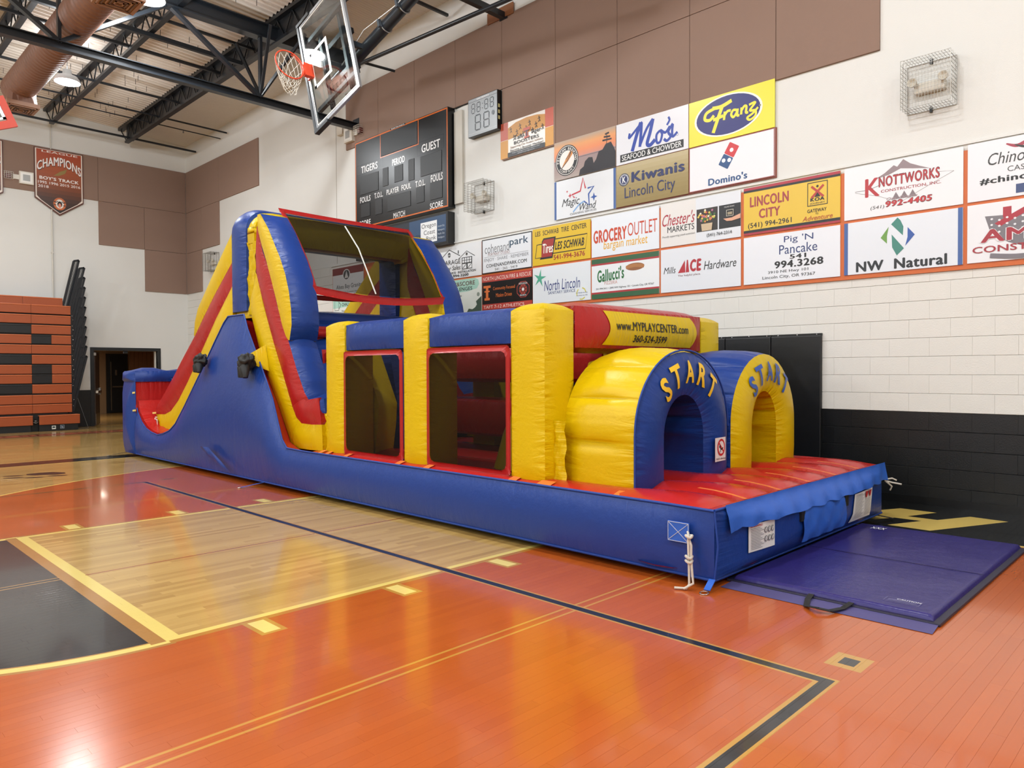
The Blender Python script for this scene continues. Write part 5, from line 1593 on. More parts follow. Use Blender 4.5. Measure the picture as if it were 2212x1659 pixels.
def s_alsea(A):
    A.rect(0, 1, .0, .26, '#7a2c2c'); A.ell(.46, .28, .12, .2, '#e2e2e2'); A.ell(.46, .28, .10, .17, '#444444'); A.poly([(.46, .14), (.52, .4), (.40, .4)], '#cccccc')
    A.text('Alsea Bay Granite', .12, .95, .62, .82, '#333333', .0); A.text('& Custom Surfaces', .4, .95, .88, .94, '#555555', .0)
sign(8.30, R1-.03, 'white sign with dark red band and round badge, seen through the net', '#d6d8da', s_alsea)
def s_scan2(A):
    A.poly([(.0, 0), (.8, 0), (.9, .2), (.7, .38), (0, .42)], '#a8d5c6'); A.frame(.06, .2, .06, .5, .008, '#333333'); A.line([(.2, .2), (.26, .3), (.2, .45)], .012, '#333333')
    A.text('SCAN&WIN', .3, .8, .08, .2, '#222222', .03); A.text('CHALLENGES', .3, .8, .24, .36, '#222222', .03); A.text('Easy · Play · Win', .3, .8, .5, .58, '#222222', .01); A.line([(.1, .84), (.2, .96), (.4, .7)], .012, '#333333', sm=False)
sign(8.30, R2-.03, 'mint-headed sign seen below the net hem between tower sides', '#dfe6e0', s_scan2)
def s_dark(A): A.frame(0, 1, 0, 1, .02, '#3a3a3c'); A.text('LINCOLN CITY', .2, .95, .3, .5, '#7a5a50', .02)
sign(10.755, R1-.025, 'dark sign mostly hidden behind the tower side tube', '#1a1a1c', s_dark)
mb = MB()
mb.box(8.27, 21.95, -.021, -.001, 2.535, 3.78)
o = mb.build('sign_backing_board', pm('#c9652c', .45, vary=.03, key='backer'), loc=(15, 0, 2.535)); tag(o, 'long orange painted backing board framing the two lower rows of signs', 'board')
for x0, x1, z0, z1, c, lab in ((16.13, 17.37, 3.89, 5.125, '#8a4334', 'thin brown backing board behind the blue-script and tan signs'), (17.365, 18.60, 3.89, 4.515, '#8a4334', 'red-brown backing board edging the white tile-logo sign'),):
    mb = MB(); mb.box(x0, x1, -.021, -.001, z0, z1); o = mb.build('sign_backing_board', pm(c, .5), loc=(x0, 0, z0)); tag(o, lab, 'board')
# ---- scoreboard
sb = thing('scoreboard', 'large black scoreboard with orange edge line and white lettering', 'scoreboard', (10.95, -.08, 4.49))
X0, X1, Z0_, Z1_, YB_ = 9.44, 12.47, 4.49, 6.31, -.17
MB().cbox(X0, X1, YB_, -.002, Z0_, Z1_, .004).build('cabinet', pm('#0c0d10', .3), sb)
A = Art(Pw(X0, Z1_, YB_), X1-X0, Z1_-Z0_, sb, rough=.25)
OR = '#cf6a2c'
A.frame(0.004, .996, .006, .994, .008, OR)
A.frame(.30, .715, .004, .275, .006, OR)
WH = '#e9e9ea'
def disp(u0, u1, v0, v1):
    mb = MB(); W, H = X1-X0, Z1_-Z0_
    mb.cbox(X0+u0*W, X0+u1*W, YB_-.008, YB_+.002, Z1_-v1*H, Z1_-v0*H, .004); mb.build('display_panel', pm('#141619', .4, bump=.12, bscale=160, key='leds'), sb)
disp(.312, .70, .02, .262)
for b in ((.735, .94, .41, .62), (.46, .55, .42, .595), (.61, .67, .40, .625), (.33, .39, .40, .60), (.065, .28, .41, .62), (.07, .18, .73, .88), (.24, .32, .725, .89), (.38, .63, .73, .89), (.69, .77, .715, .885), (.83, .945, .71, .89)): disp(*b)
for b in ((.02, .33, .275, .385), (.70, .96, .255, .395)): A.frame(b[0], b[1], b[2], b[3], .0018, '#33363b')
for t_, u0, u1, v0, v1 in (('GUEST', .745, .925, .29, .375), ('PERIOD', .435, .57, .335, .405), ('TIGERS', .075, .27, .295, .375), ('FOULS', .06, .185, .645, .71), ('T.O.L.', .23, .33, .645, .705), ('PLAYER  FOUL', .37, .635, .645, .705), ('T.O.L.', .68, .78, .65, .715), ('FOULS', .835, .95, .635, .71), ('MATCH', .445, .57, .92, .98), ('SCORE', .825, .95, .92, .98), ('SCORE', .05, .185, .915, .98)):
    A.text(t_, u0, u1, v0, v1, WH, .03)
A.rect(.42, .58, -.006, .012, '#17181b'); A.text('DAKTRONICS', .43, .57, -.003, .010, WH, .03)
A.done()
# sponsor panel under the scoreboard
t = thing('advert_light_box', 'dark blue advertising light box under the scoreboard with white square', 'sign', (11.2, -.08, 3.83))
MB().cbox(9.44, 12.45, -.17, -.002, 3.83, 4.42, .006).build('cabinet', pm('#0c0d10', .3), t)
A = Art(Pw(9.50, 4.375, -.17), 2.90, .50, t)
A.rect(0, 1, 0, 1, '#12202f'); A.rect(.62, 1, 0, 1, '#25456a'); A.poly([(.62, .7), (.7, .55), (.8, .62), (.9, .5), (1, .6), (1, 1), (.62, 1)], '#1c3450')
A.rect(.742, .91, .14, .92, '#e6e8ea'); A.text('Oregon', .752, .90, .20, .42, '#1b1d20', -.005); A.text('Coast', .775, .89, .45, .62, '#1b1d20', -.005); A.text('Bank', .80, .90, .69, .85, '#1b1d20', -.005)
for k in range(8):
    a = radians(45*k); A.line([(.722+.006*cos(a), .75+.035*sin(a)), (.722+.017*cos(a), .75+.10*sin(a))], .004, '#d9b040', sm=False)
for k, s_ in enumerate(('Lincoln City', 'Newport', 'Pacific City', 'Waldport')): A.text(s_, .92, .985, .36+k*.14, .45+k*.14, '#b9c4d0', .0)
A.done()
# ---- shot clock
t = thing('shot_clock', 'wall-mounted black clock box of unlit digits, its dark face coloured silver as mirrored lamp light', 'clock', (13.33, -.06, 5.63))
MB().cbox(12.96, 13.71, -.115, -.002, 5.63, 6.30, .006).build('cabinet', pm('#0b0c0e', .3), t)
A = Art(Pw(12.97, 6.29, -.1155), .73, .65, t, rough=.3)
A.rect(0, 1, 0, 1, '#a3aab0', 'face'); A.rect(0, 1, .075, .083, '#222222'); A.rect(0, 1, .925, .932, '#c5c9cc'); A.text('DAKTRONICS', .3, .72, .02, .06, '#f2f2f2', .03)  # silver-grey stands for a lamp reflection on the dark glossy face
def seg7(u0, v0, w_, h_, t_):
    c = '#363b42'
    for a in ((u0+t_, u0+w_-t_, v0, v0+t_), (u0+t_, u0+w_-t_, v0+h_/2-t_/2, v0+h_/2+t_/2), (u0+t_, u0+w_-t_, v0+h_-t_, v0+h_), (u0, u0+t_*.8, v0+t_, v0+h_/2-t_*.5), (u0+w_-t_*.8, u0+w_, v0+t_, v0+h_/2-t_*.5), (u0, u0+t_*.8, v0+h_/2+t_*.5, v0+h_-t_), (u0+w_-t_*.8, u0+w_, v0+h_/2+t_*.5, v0+h_-t_)):
        A.rect(*a, c, 'digits')
for u in (.11, .30, .57, .76): seg7(u, .13, .13, .27, .022)
for v in (.2, .32): A.rect(.49, .51, v, v+.02, '#363b42', 'digits')
for u in (.24, .54): seg7(u, .46, .20, .42, .026)
A.ell(.87, .55, .045, .06, '#4a5057', 'digits')
A.done()
mb = MB()
for k in range(3): mb.box(13.7105, 13.712, -.1, -.06, 6.0-.1*k, 6.06-.1*k)
mb.build('side_labels', pm('#c9c48a', .5), t)
mb = MB(); mb.tube([(12.5, -.01, 6.30), (12.7, -.01, 6.31), (12.96, -.01, 6.305)], .012, 6); o = mb.build('cable_conduit', pm('#1a1a1a', .5), loc=(12.5, 0, 6.3)); tag(o, 'short black conduit joining the scoreboard to the clock', 'conduit')
mb = MB(); mb.box(12.5, 12.72, -.05, 0, 4.55, 6.22); o = mb.build('wall_raceway', pm('#c9c5bc', .55), loc=(12.6, 0, 4.5)); tag(o, 'pale vertical boxed raceway between scoreboard and clock', 'raceway')
# ---- caged emergency lights
def cage(x0, x1, z0, z1, d, label):
    t = thing('emergency_light', label, 'emergency light', ((x0+x1)/2, 0, z0), 'caged emergency lights')
    wm = pm('#8f8b84', .4, 1, 'wire')
    mb = MB(); n = 16; m = 12; r = .0028
    def rect_ring(a, e=0):   # closed hoop at depth -a
        return [(x0-e, -a, z0-e), (x1+e, -a, z0-e), (x1+e, -a, z1+e), (x0-e, -a, z1+e)]
    for a in (.01, d*.33, d*.66, d): 
        P = rect_ring(a)
        for k in range(4): mb.bar(P[k], P[(k+1) % 4], r*2, r*2)
    for k in range(1, n):
        x = x0+(x1-x0)*k/n
        mb.bar((x, -.01, z0), (x, -d, z0), r, r); mb.bar((x, -d, z0), (x, -d, z1), r, r); mb.bar((x, -d, z1), (x, -.01, z1), r, r)
    for k in range(1, m):
        z = z0+(z1-z0)*k/m
        mb.bar((x0, -.01, z), (x0, -d, z), r, r); mb.bar((x0, -d, z), (x1, -d, z), r, r); mb.bar((x1, -d, z), (x1, -.01, z), r, r)
    mb.build('wire_cage', wm, t)
    cx, cz = (x0+x1)/2, (z0+z1)/2
    for z in (z0, z1): MB().box(cx-.012, cx+.012, -.03, 0, z-.03, z+.03).build('clip', pm('#444444', .4, 1), t)
    mb = MB(); mb.cbox(cx-.15, cx+.15, -.10, -.002, cz-.08, cz+.03, .02); mb.build('housing', pm('#d8d2c6', .4), t)
    for s_ in (-1, 1):
        mb = MB(); mb.lathe([(0, -.02), (.03, -.02), (.045, -.05), (.05, -.085), (.043, -.085), (.03, -.06), (0, -.055)], (cx+s_*.15, -.08, cz+.03), 'y', 18); mb.build('lamp_head', pm('#cfc8ba', .4), t)
cage(20.09, 20.57, 4.29, 4.81, .24, 'caged twin-lamp emergency light at upper right of the white wall')
cage(13.0, 13.50, 4.30, 4.80, .26, 'caged twin-lamp emergency light between scoreboard and orange-edged sign')
cage(1.72, 2.3, 4.38, 4.88, .24, 'caged emergency light near the corner left of the slide tower')
# ---- strobe / clock boxes with cages
def strobe(pf, label, cagedir):
    t = thing('wall_strobe', label, 'alarm strobe', pf(0, 0, 0), 'white alarm boxes on brown panels')
    mb = MB()
    def b(mb, u0, u1, v0, v1, d0, d1):
        vs = [pf(u, v, d) for d in (d0, d1) for u, v in ((u0, v0), (u1, v0), (u1, v1), (u0, v1))]
        mb.add(vs, [(0, 3, 2, 1), (4, 5, 6, 7), (0, 1, 5, 4), (1, 2, 6, 5), (2, 3, 7, 6), (3, 0, 4, 7)])
    b(mb, -.16, .16, -.16, .16, 0, .08); mb.build('box', pm('#dedad0', .45), t)
    mb = MB(); b(mb, -.13, .13, -.13, .13, .08, .085); mb.build('bezel', WHITEP, t)
    mb = MB(); b(mb, -.08, .08, -.08, .08, .085, .09); mb.build('grille', pm('#a9abac', .5), t)
    mb = MB(); s_ = cagedir; b(mb, min(s_*.16, s_*.30), max(s_*.16, s_*.30), -.06, .06, 0, .04); mb.build('base_plate', pm('#dedad0', .45), t)
    mb = MB(); c0 = s_*.40
    for k in range(5):
        for v in (-.09+.045*k,):
            P = [pf(c0-.1, v, .03), pf(c0-.1, v, .13), pf(c0+.1, v, .13), pf(c0+.1, v, .03)]
            for q in range(3): mb.bar(P[q], P[q+1], .006, .006)
        u = c0-.1+.05*k; mb.bar(pf(u, -.09, .13), pf(u, .09, .13), .006, .006)
    mb.build('wire_guard', pm('#cfcac0', .4), t)
    mb = MB(); b(mb, c0-.06, c0+.06, -.05, .05, 0, .07); mb.build('horn', pm('#6b2f2b', .4), t)
strobe(lambda u, v, d: (9.07+u, -.03-d, 6.60+v), 'white square alarm box with wire guard left of the scoreboard', 1)
strobe(lambda u, v, d: (.03+d, -4.15+u, 6.62+v), 'white square alarm box with wire guard beside the champions banner', -1)
mb = MB(); mb.cbox(8.6, 8.82, -.09, 0, 6.68, 6.93, .01); o = mb.build('junction_box', pm('#d9d5cb', .5), loc=(8.7, 0, 6.68)); tag(o, 'small white box on the wall below the backboard corner', 'box')
mb = MB(); mb.box(1.0, 1.32, -.012, 0, 1.16, 1.46); o = mb.build('notice', pm('#7f9fb8', .5), loc=(1.1, 0, 1.1)); tag(o, 'small pale blue notice above the bumper end of the slide', 'notice')
# ---- pennant banners
def pennant(y0, label, full=True):
    t = thing('pennant_banner', label, 'banner', (.05, y0, 5.75))
    W, H = 1.16, 1.75; P = lambda u, v, d: (.05+d, y0+u, 7.50-v)
    S1 = .765
    mb = MB(); n = 8
    outline = [(0, 0), (W, 0), (W, S1*H), (W/2, H), (0, S1*H)]
    mb.prism(outline, lambda a, b, d: (.045+d, y0+a, 7.50-b), 0, .006); mb.build('cloth', pm('#5a2a1c', .45), t)
    A = Art(P, W, H, t, d0=.007)
    A.poly([(.02, .012), (.98, .012), (.98, S1-.012), (.5, .975), (.02, S1-.012)], '#e2d6cc', 'print')
    m = 16
    cols = ['#a8482c', '#a4522f', '#8f4b2c', '#4d342c', '#231d1c']
    for k in range(m):
        v0 = .02+(.965-.02)*k/m; v1 = .02+(.965-.02)*(k+1)/m
        def wd(v): return .455 if v < S1-.015 else .455*max(.0, (.965-v)/(.965-S1+.015))
        c = lerphex(*[cols[min(3, int(k/m*4))], cols[min(3, int(k/m*4))+1]], k/m*4-int(k/m*4))
        A.poly([(.5-wd(v0), v0), (.5+wd(v0), v0), (.5+wd(v1), v1), (.5-wd(v1), v1)], c, 'print')
    A.text('LEAGUE', .15, .88, .03, .06, '#efe6e0', .02)
    A.text('CHAMPIONS', .06, .955, .115, .25, '#30201c', .05, 0, .12); A.text('CHAMPIONS', .055, .95, .105, .24, '#f0ecec', .035, 0, .12)
    A.poly([(.38, .40), (.52, .32), (.66, .27), (.62, .34), (.5, .385)], '#8f7a44')
    A.text("BOY'S TRACK", .10, .90, .425, .475, '#f0ecec', .04); A.text('1995 1996 2015 2016', .07, .93, .50, .54, '#f0ecec', .015); A.text('2018', .07, .28, .56, .60, '#f0ecec', .01)
    A.ell(.5, .82, .13, .095, '#c56a3c'); A.ell(.5, .82, .085, .07, '#e6e0da', 'print'); A.ell(.5, .825, .05, .045, '#1c1716', 'print'); A.ell(.5, .845, .03, .035, '#d98a70', 'print')
    for s_ in (-1, 1): A.line([(.5+s_*.12, .79), (.5+s_*.06, .80)], .02, '#1c1716'); A.line([(.5+s_*.12, .84), (.5+s_*.07, .84)], .018, '#1c1716'); A.ell(.5+s_*.05, .785, .014, .008, '#1c1716', 'print')
    A.done()
pennant(-3.965, 'rust and black five-sided champions banner with white lettering')
pennant(-5.81, 'second rust banner cut off by the left edge of the photo')

# ---- telescopic bleachers against the side wall, folded
bl = thing('bleacher', 'folded orange and black telescopic bleachers against the side wall', 'bleachers', (.6, -7.6, 0))
BO = pm('#9c4c26', .42, vary=.03, key='bench', bump=.15, bscale=40); BB = pm('#17191b', .42); BT = pm('#c0693f', .3)
zt_ = [3.455, 3.245, 2.985, 2.725, 2.47, 2.215, 1.955, 1.70, 1.455, 1.20, .935, .69]
rowspec = {3: [(-9, -4.28, 1), (-4.28, -3.39, 0)], 4: [(-9, -4.28, 0), (-4.28, -3.84, 1), (-3.84, -3.39, 0)], 6: [(-9, -4.28, 1), (-4.28, -3.39, 0)], 7: [(-9, -4.28, 0), (-4.28, -3.84, 1), (-3.84, -3.39, 0)], 8: [(-9, -4.28, 0), (-4.28, -3.84, 1), (-3.84, -3.39, 0)], 9: [(-9, -4.28, 1), (-4.28, -3.39, 0)]}
for r_, z in enumerate(zt_):
    y1 = -3.535 if r_ == 0 else -3.39
    sp_ = rowspec.get(r_, [(-9, y1, 0)])
    xf = .95 if r_ else .8
    for a, b, blk in sp_:
        # each module of plank is its own piece
        ycur = b
        while ycur > max(a, -8.2)+.01:
            yn = max(a, ycur-(.889 if ycur-a > 1.2 else ycur-a), -8.2)
            if yn > -8.2 and yn-a < .2: yn = a
            mb = MB()
            mb.cbox(xf-.03, xf+.012, yn+.002, ycur-.002, z-.225, z-.002, .008)
            pl = mb.build('seat_panel', BB if blk else BO, bl)
            mb = MB(); mb.cbox(xf-.26, xf+.022, yn+.002, ycur-.002, z-.028, z, .01); mb.build('nosing', pm('#26292c', .3) if blk else BT, pl)
            ycur = yn
mb = MB(); mb.box(.05, .90, -8.2, -3.42, .05, 3.2); mb.box(.2, .93, -8.2, -3.40, 0, 3.0); mb.build('frame', pm('#08090a', .6), bl)
for a, b in ((-8.2, -4.30), (-4.16, -3.24)):
    xf = 1.06
    mb = MB(); mb.cbox(xf-.03, xf+.012, a, b, .17, .40, .008); pl = mb.build('seat_panel', BO, bl)
    mb = MB(); mb.cbox(xf-.26, xf+.022, a, b, .385, .412, .01); mb.build('nosing', BT, pl)
    MB().box(.3, xf-.02, a, b-.04, 0.0, .168).build('toe_kick', pm('#101113', .5), bl)
A_ = Art(lambda u, v, d: (1.041+d, -3.88+u, .135-v), .09, .09, bl); A_.rect(0, 1, 0, 1, '#d8dcd8'); A_.poly([(.15, .3), (.5, .2), (.85, .3), (.8, .75), (.5, .6), (.2, .8)], '#20323c'); A_.done()
A_ = Art(lambda u, v, d: (1.041+d, -3.69+u, .145-v), .09, .09, bl); A_.rect(0, 1, 0, 1, '#b9c6d2'); A_.rect(.06, .94, .06, .94, '#22374e'); A_.line([(.4, .2), (.42, .5), (.62, .5), (.75, .75)], .07, '#e6eaee'); A_.line([(.4, .45), (.3, .65), (.45, .8), (.6, .7)], .05, '#e6eaee'); A_.done()
mb = MB(); mb.lathe([(0, 0), (.05, 0), (.05, .02), (0, .02)], (1.0, -4.23, .26), 'z', 14); mb.tube([(.98, -4.28, .24), (1.02, -4.22, .22), (1.0, -4.17, .24)], .012, 6); mb.build('foot_wheel', pm('#9a9a9a', .3, 1), bl)
RAIL = pm('#181b20', .35)
for k in range(11):   # folded guard rails, one behind the other
    zt2 = 4.30-.262*(k-1) if k else 4.50
    zb_ = max(.5, zt2-1.45) if k else 3.2
    x = .93-.012*(10-k)
    yb, yt = -3.36, -3.02
    if k == 0: yb, yt, x = -3.42, -3.12, .72
    mb = MB()
    w0 = .30 if k < 2 else .22
    pts = [(yb-.0, zb_), (yt, zt2), (yt-.12, zt2-.03), (yb-.12, zb_-.06)]
    for q in range(4):
        a, b = pts[q], pts[(q+1) % 4]
        mb.bar((x, a[0], a[1]), (x, b[0], b[1]), .05, .04, up=(1, 0, 0))
    for q in range(1, 6):
        t_ = q/6; a0 = (pts[0][0]+(pts[3][0]-pts[0][0])*t_, pts[0][1]+(pts[3][1]-pts[0][1])*t_); a1 = (pts[1][0]+(pts[2][0]-pts[1][0])*t_, pts[1][1]+(pts[2][1]-pts[1][1])*t_)
        mb.bar((x, a0[0], a0[1]), (x, a1[0], a1[1]), .010, .012, up=(1, 0, 0))
    mb.build('guard_rail', RAIL, bl)
mb = MB(); mb.box(.5, .93, -3.39, -3.33, .35, 3.1); mb.build('end_post', pm('#0c0e11', .4), bl)
for k in range(22):
    z = 2.99-.131*k+(.03 if k % 2 else 0)
    if z < .45: break
    mb = MB(); mb.lathe([(0, .0), (.012, .0), (.012, .008), (0, .01)], (.93, -3.355+.02*(k % 2), z), 'x', 8); mb.build('bolt', CHROME, bl)
mb = MB(); mb.bar((.9, -3.28, .95), (.9, -3.0, .02), .008, .008); mb.bar((.9, -3.0, .02), (.9, -3.35, .02), .008, .008); mb.build('brace_wire', pm('#8c9094', .4, 1), bl)

# ---- high-bay lamps
def lampfix(i, x, y, label, group=None):
    t = thing('high_bay_lamp', label, 'lamp', (x, y, 7.6), group)
    mb = MB(); mb.lathe([(.24, 0), (.25, .03), (.19, .12), (.09, .16), (.08, .26), (0, .27)], (x, y, 7.6), 'z', 28); mb.build('housing', pm('#c9ccd0', .35), t)
    mb = MB(); mb.lathe([(0, .004), (.235, .004)], (x, y, 7.6), 'z', 28); mb.build('lens', LENS, t)
    mb = MB(); mb.tube([(x, y, 7.86), (x, y, ztop(y))], .006, 6); mb.build('hanger', STEEL, t)
    return t
LENS = emit((1, .99, .96, 1), 28, 'lamp_lens')
lp = lampfix(0, LAMP_X[1], LAMP_Y[0], 'round lit ceiling lamp glaring behind the truss peak at the top edge')
for i, lx in enumerate(LAMP_X):
    for j, ly in enumerate(LAMP_Y):
        if (i, j) == (0, 0): lampfix(0, lx, ly, 'round lit ceiling lamp glowing beside the end of the brown duct')
        elif (i, j) == (1, 0): pass
        else:
            # copy of the lamp (shared meshes); hanger length differs little
            o = lp.copy(); COL.objects.link(o); o.location = (lx, ly, 7.6)
            o['label'] = 'round ceiling lamp of the grid above and behind the photographer'; o['group'] = 'ceiling lamps beyond the frame'
            for ch in lp.children:
                c = ch.copy(); COL.objects.link(c); c.parent = o

# ---- spiral duct with diffusers
DU = pm('#7f5a4a', .5, key='duct', vary=.03)
t = thing('air_duct', 'brown painted round spiral air duct running under the roof', 'duct', (5.15, -5.32, 7.2))
mb = MB(); prof_ = []
x = 5.05
while x < 33.2:
    prof_ += [(.285, x), (.285, x+.115), (.2875, x+.12), (.2875, x+.127)]; x += .13 if x < 15 else .8
mb.lathe(prof_, (0, -5.32, 7.25), 'x', 28); mb.lathe([(0, 5.05), (.285, 5.05)], (0, -5.32, 7.25), 'x', 28)
# the lathe runs along x with its heights as x
mb.build('pipe', DU, t)
def diffuser(x, label=None):
    mb = MB()
    n = 20
    top = [(x+.27*cos(2*pi*k/n), -5.32+.27*sin(2*pi*k/n), 7.15) for k in range(n)]
    def sq(k):
        a = 2*pi*k/n; c, s_ = cos(a), sin(a); m = max(abs(c), abs(s_)); return (x+.26*c/m, -5.32+.26*s_/m, 6.86)
    bot = [sq(k) for k in range(n)]
    mb.add(top+bot, [(k, (k+1) % n, n+(k+1) % n, n+k) for k in range(n)], 0, False)
    bx_ = mb.build('diffuser_neck', DU, t)
    mb = MB(); mb.box(x-.28, x+.28, -5.6, -5.04, 6.79, 6.87); d_ = mb.build('diffuser', pm('#a5806c', .5), t)
    for q in range(5):
        r = .24-q*.045
        mb = MB(); z = 6.785-.004*q
        for a in ((x-r, x+r, -5.32-r, -5.32-r+.02), (x-r, x+r, -5.32+r-.02, -5.32+r), (x-r, x-r+.02, -5.32-r, -5.32+r), (x+r-.02, x+r, -5.32-r, -5.32+r)): mb.box(a[0], a[1], a[2], a[3], z-.01, z+.004)
        mb.build('louvre', pm('#6d5246', .5) if q % 2 else pm('#a5806c', .5), d_)
diffuser(5.33); diffuser(11.3)

# ---- backstop carrying truss
TB = pm('#1b2026', .33, key='truss')
t = thing('backstop_truss', 'black steel truss hung under the roof from the end wall outwards', 'truss', (9.27, -.02, 6.7))
mb = MB(); mb.box(9.20, 9.34, -16, -.02, 6.66, 6.685); mb.box(9.26, 9.28, -16, -.02, 6.68, 6.79); mb.box(9.20, 9.34, -16, -.02, 6.785, 6.80); mb.build('bottom_chord', TB, t)
mb = MB(); mb.box(9.17, 9.37, -16, -.02, 7.93, 7.955); mb.box(9.25, 9.29, -16, -.02, 7.95, 8.2); mb.box(9.17, 9.37, -16, -.02, 8.2, 8.22); mb.build('top_chord', TB, t)
for yn in (-2.18, -5.58, -8.98, -12.4):
    MB().bar((9.27, yn, 6.78), (9.27, yn, 7.95), .09, .05, up=(0, 1, 0)).build('vertical', TB, t)
    MB().bar((9.27, yn, 6.79), (9.27, yn-1.65, 7.95), .10, .06).build('diagonal', TB, t)
    MB().bar((9.27, yn-3.4, 6.79), (9.27, yn-1.75, 7.95), .10, .06).build('diagonal', TB, t)
for dx, dy in ((.62, -.1), (-.6, -.2), (.75, .55)): MB().bar((9.27, -2.18, 6.82), (9.27+dx, -2.18+dy, 7.95), .05, .05).build('sway_brace', TB, t)
mb = MB(); mb.box(9.15, 9.4, -.03, -.005, 6.55, 6.9); mb.build('wall_plate', TB, t)
# second beam bolted to the wooden block
t = thing('backstop_beam', 'black steel tube running from the wooden block on the wall', 'beam', (13.79, -.03, 7.53))
MB().bar((13.79, -.03, 7.53), (13.79, -16, 7.53), .10, .10).build('tube', TB, t)
MB().box(13.7, 13.88, -.05, -.03, 7.47, 7.66).build('end_plate', TB, t)
mb = MB(); mb.cbox(13.4, 14.03, -.055, -.031, 7.50, 7.69, .004); o = mb.build('wooden_block', pm('#8a5a3a', .55, vary=.15, key='woodblock', bump=.2, bscale=9), loc=(13.7, 0, 7.5)); tag(o, 'brown wooden backing block on the wall carrying the steel beam', 'block')
# ---- main basketball backstop, swung up sideways
bk = thing('basketball_hoop', 'glass basketball backboard swung up sideways with orange rim and white net', 'basketball hoop', (16.7, -2.5, 7.45))
YF_ = -2.97
up_ = Vector((.957, 0, .288)).normalized(); ed = Vector((-.288, 0, .957)).normalized(); yy_ = Vector((0, -1, 0))
B0 = Vector((12.43, YF_, 6.05))
def bp_(s, t, d=0): return tuple(B0+ed*s+up_*t+yy_*d)
def slab(name, s0, s1, t0, t1, d0, d1, m, par=bk, label=None):
    mb = MB(); vs = [bp_(s, t, d) for d in (d0, d1) for s, t in ((s0, t0), (s1, t0), (s1, t1), (s0, t1))]
    mb.add(vs, [(0, 3, 2, 1), (4, 5, 6, 7), (0, 1, 5, 4), (1, 2, 6, 5), (2, 3, 7, 6), (3, 0, 4, 7)])
    return mb.build(name, m, par, label=label)
gm, N_, L_, P_ = base_mat('backboard_glass')
P_.inputs['Base Color'].default_value = (.86, .93, .92, 1); P_.inputs['Roughness'].default_value = .03; P_.inputs['Transmission Weight'].default_value = 0
tr_ = N_.new('ShaderNodeBsdfTransparent'); tr_.inputs[0].default_value = (.86, .9, .9, 1)
gl_ = N_.new('ShaderNodeBsdfGlossy'); gl_.inputs['Roughness'].default_value = .04
fr_ = N_.new('ShaderNodeFresnel'); fr_.inputs[0].default_value = 1.5
mx_ = N_.new('ShaderNodeMixShader'); fm_ = N_.new('ShaderNodeMath'); fm_.operation = 'MULTIPLY'; fm_.inputs[1].default_value = .17; L_.new(fr_.outputs[0], fm_.inputs[0]); L_.new(fm_.outputs[0], mx_.inputs[0]); L_.new(tr_.outputs[0], mx_.inputs[1]); L_.new(gl_.outputs[0], mx_.inputs[2])
L_.new(mx_.outputs[0], [n for n in N_ if n.type == 'OUTPUT_MATERIAL'][0].inputs[0])
slab('glass', -.89, .89, .03, 1.19, -.006, .004, gm)
SIL = pm('#b9bdc2', .3, .8, 'alu')
for a in ((-.915, -.87, 0, 1.22), (.87, .915, 0, 1.22), (-.87, .87, 1.175, 1.22), (-.87, .87, 0, .045)): slab('frame', *a, -.035, .008, SIL)
for a in ((-.30, .30, .60, .65), (-.30, -.25, .15, .60), (.25, .30, .15, .60), (-.30, .30, .15, .20)): slab('target_line', *a, .0045, .006, WHITEP)
for a in ((-.86, -.845, .05, 1.17), (.845, .86, .05, 1.17), (-.845, .845, 1.155, 1.17), (-.845, .845, .05, .065)): slab('edge_line', *a, .0045, .006, WHITEP)
PB = pm('#16191d', .45)
slab('bottom_pad', -.94, .94, -.05, .0, -.05, .02, PB); slab('corner_pad', -.95, -.90, -.05, .33, -.055, .025, PB); slab('corner_pad', .90, .95, -.05, .33, -.055, .025, PB)
slab('rear_bar', -.7, .7, .3, .36, -.16, -.10, TB); slab('rear_bar', -.7, .7, .86, .92, -.16, -.10, TB)
slab('rear_bar', -.62, -.56, .06, 1.16, -.10, -.04, TB); slab('rear_bar', .56, .62, .06, 1.16, -.10, -.04, TB)
for s_ in (-.3, .3): slab('rear_plate', s_-.04, s_+.04, .28, .95, -.3, -.16, TB)
RIM = pm('#d4472a', .4)
slab('rim_bracket', -.11, .11, .13, .19, .008, .16, RIM); slab('rim_bracket', -.075, .075, .03, .19, .006, .03, RIM)
rc = B0+up_*.165+yy_*.39
mb = MB(); mb.tube([rc+ed*.229*cos(a)+yy_*.229*sin(a) for a in [2*pi*k/40 for k in range(40)]], .0105, 8, closed=True); rim = mb.build('rim', RIM, bk, label='orange steel rim')
mb = MB()
for k in range(10):
    a = 2*pi*(k-5)/20-pi/2+pi; 
    P1 = rc+ed*.235*cos(a)+yy_*.235*sin(a)-up_*.012; 
pts_ = [rc+ed*.222*cos(a)+yy_*.222*sin(a)-up_*.03 for a in [pi*1.1+pi*.8*k/14 for k in range(15)]]
mb.tube(pts_, .009, 6); mb.build('rim_ring', RIM, rim)
mb = MB(); K = 12
rows_ = []
for r in range(7):
    f = r/6; R = .228*(1-f)+.10*f; ph = pi/K*(r % 2)
    c = rc+Vector((-.05*f, .04*f, -.36*f**.8))
    rows_.append([c+ed*R*cos(2*pi*k/K+ph)*(1-.35*f)+yy_*R*sin(2*pi*k/K+ph)+up_*(-.02) + Vector((random.uniform(-.012, .012), random.uniform(-.012, .012), random.uniform(-.012, .012)))*(1 if r else 0) for k in range(K)])
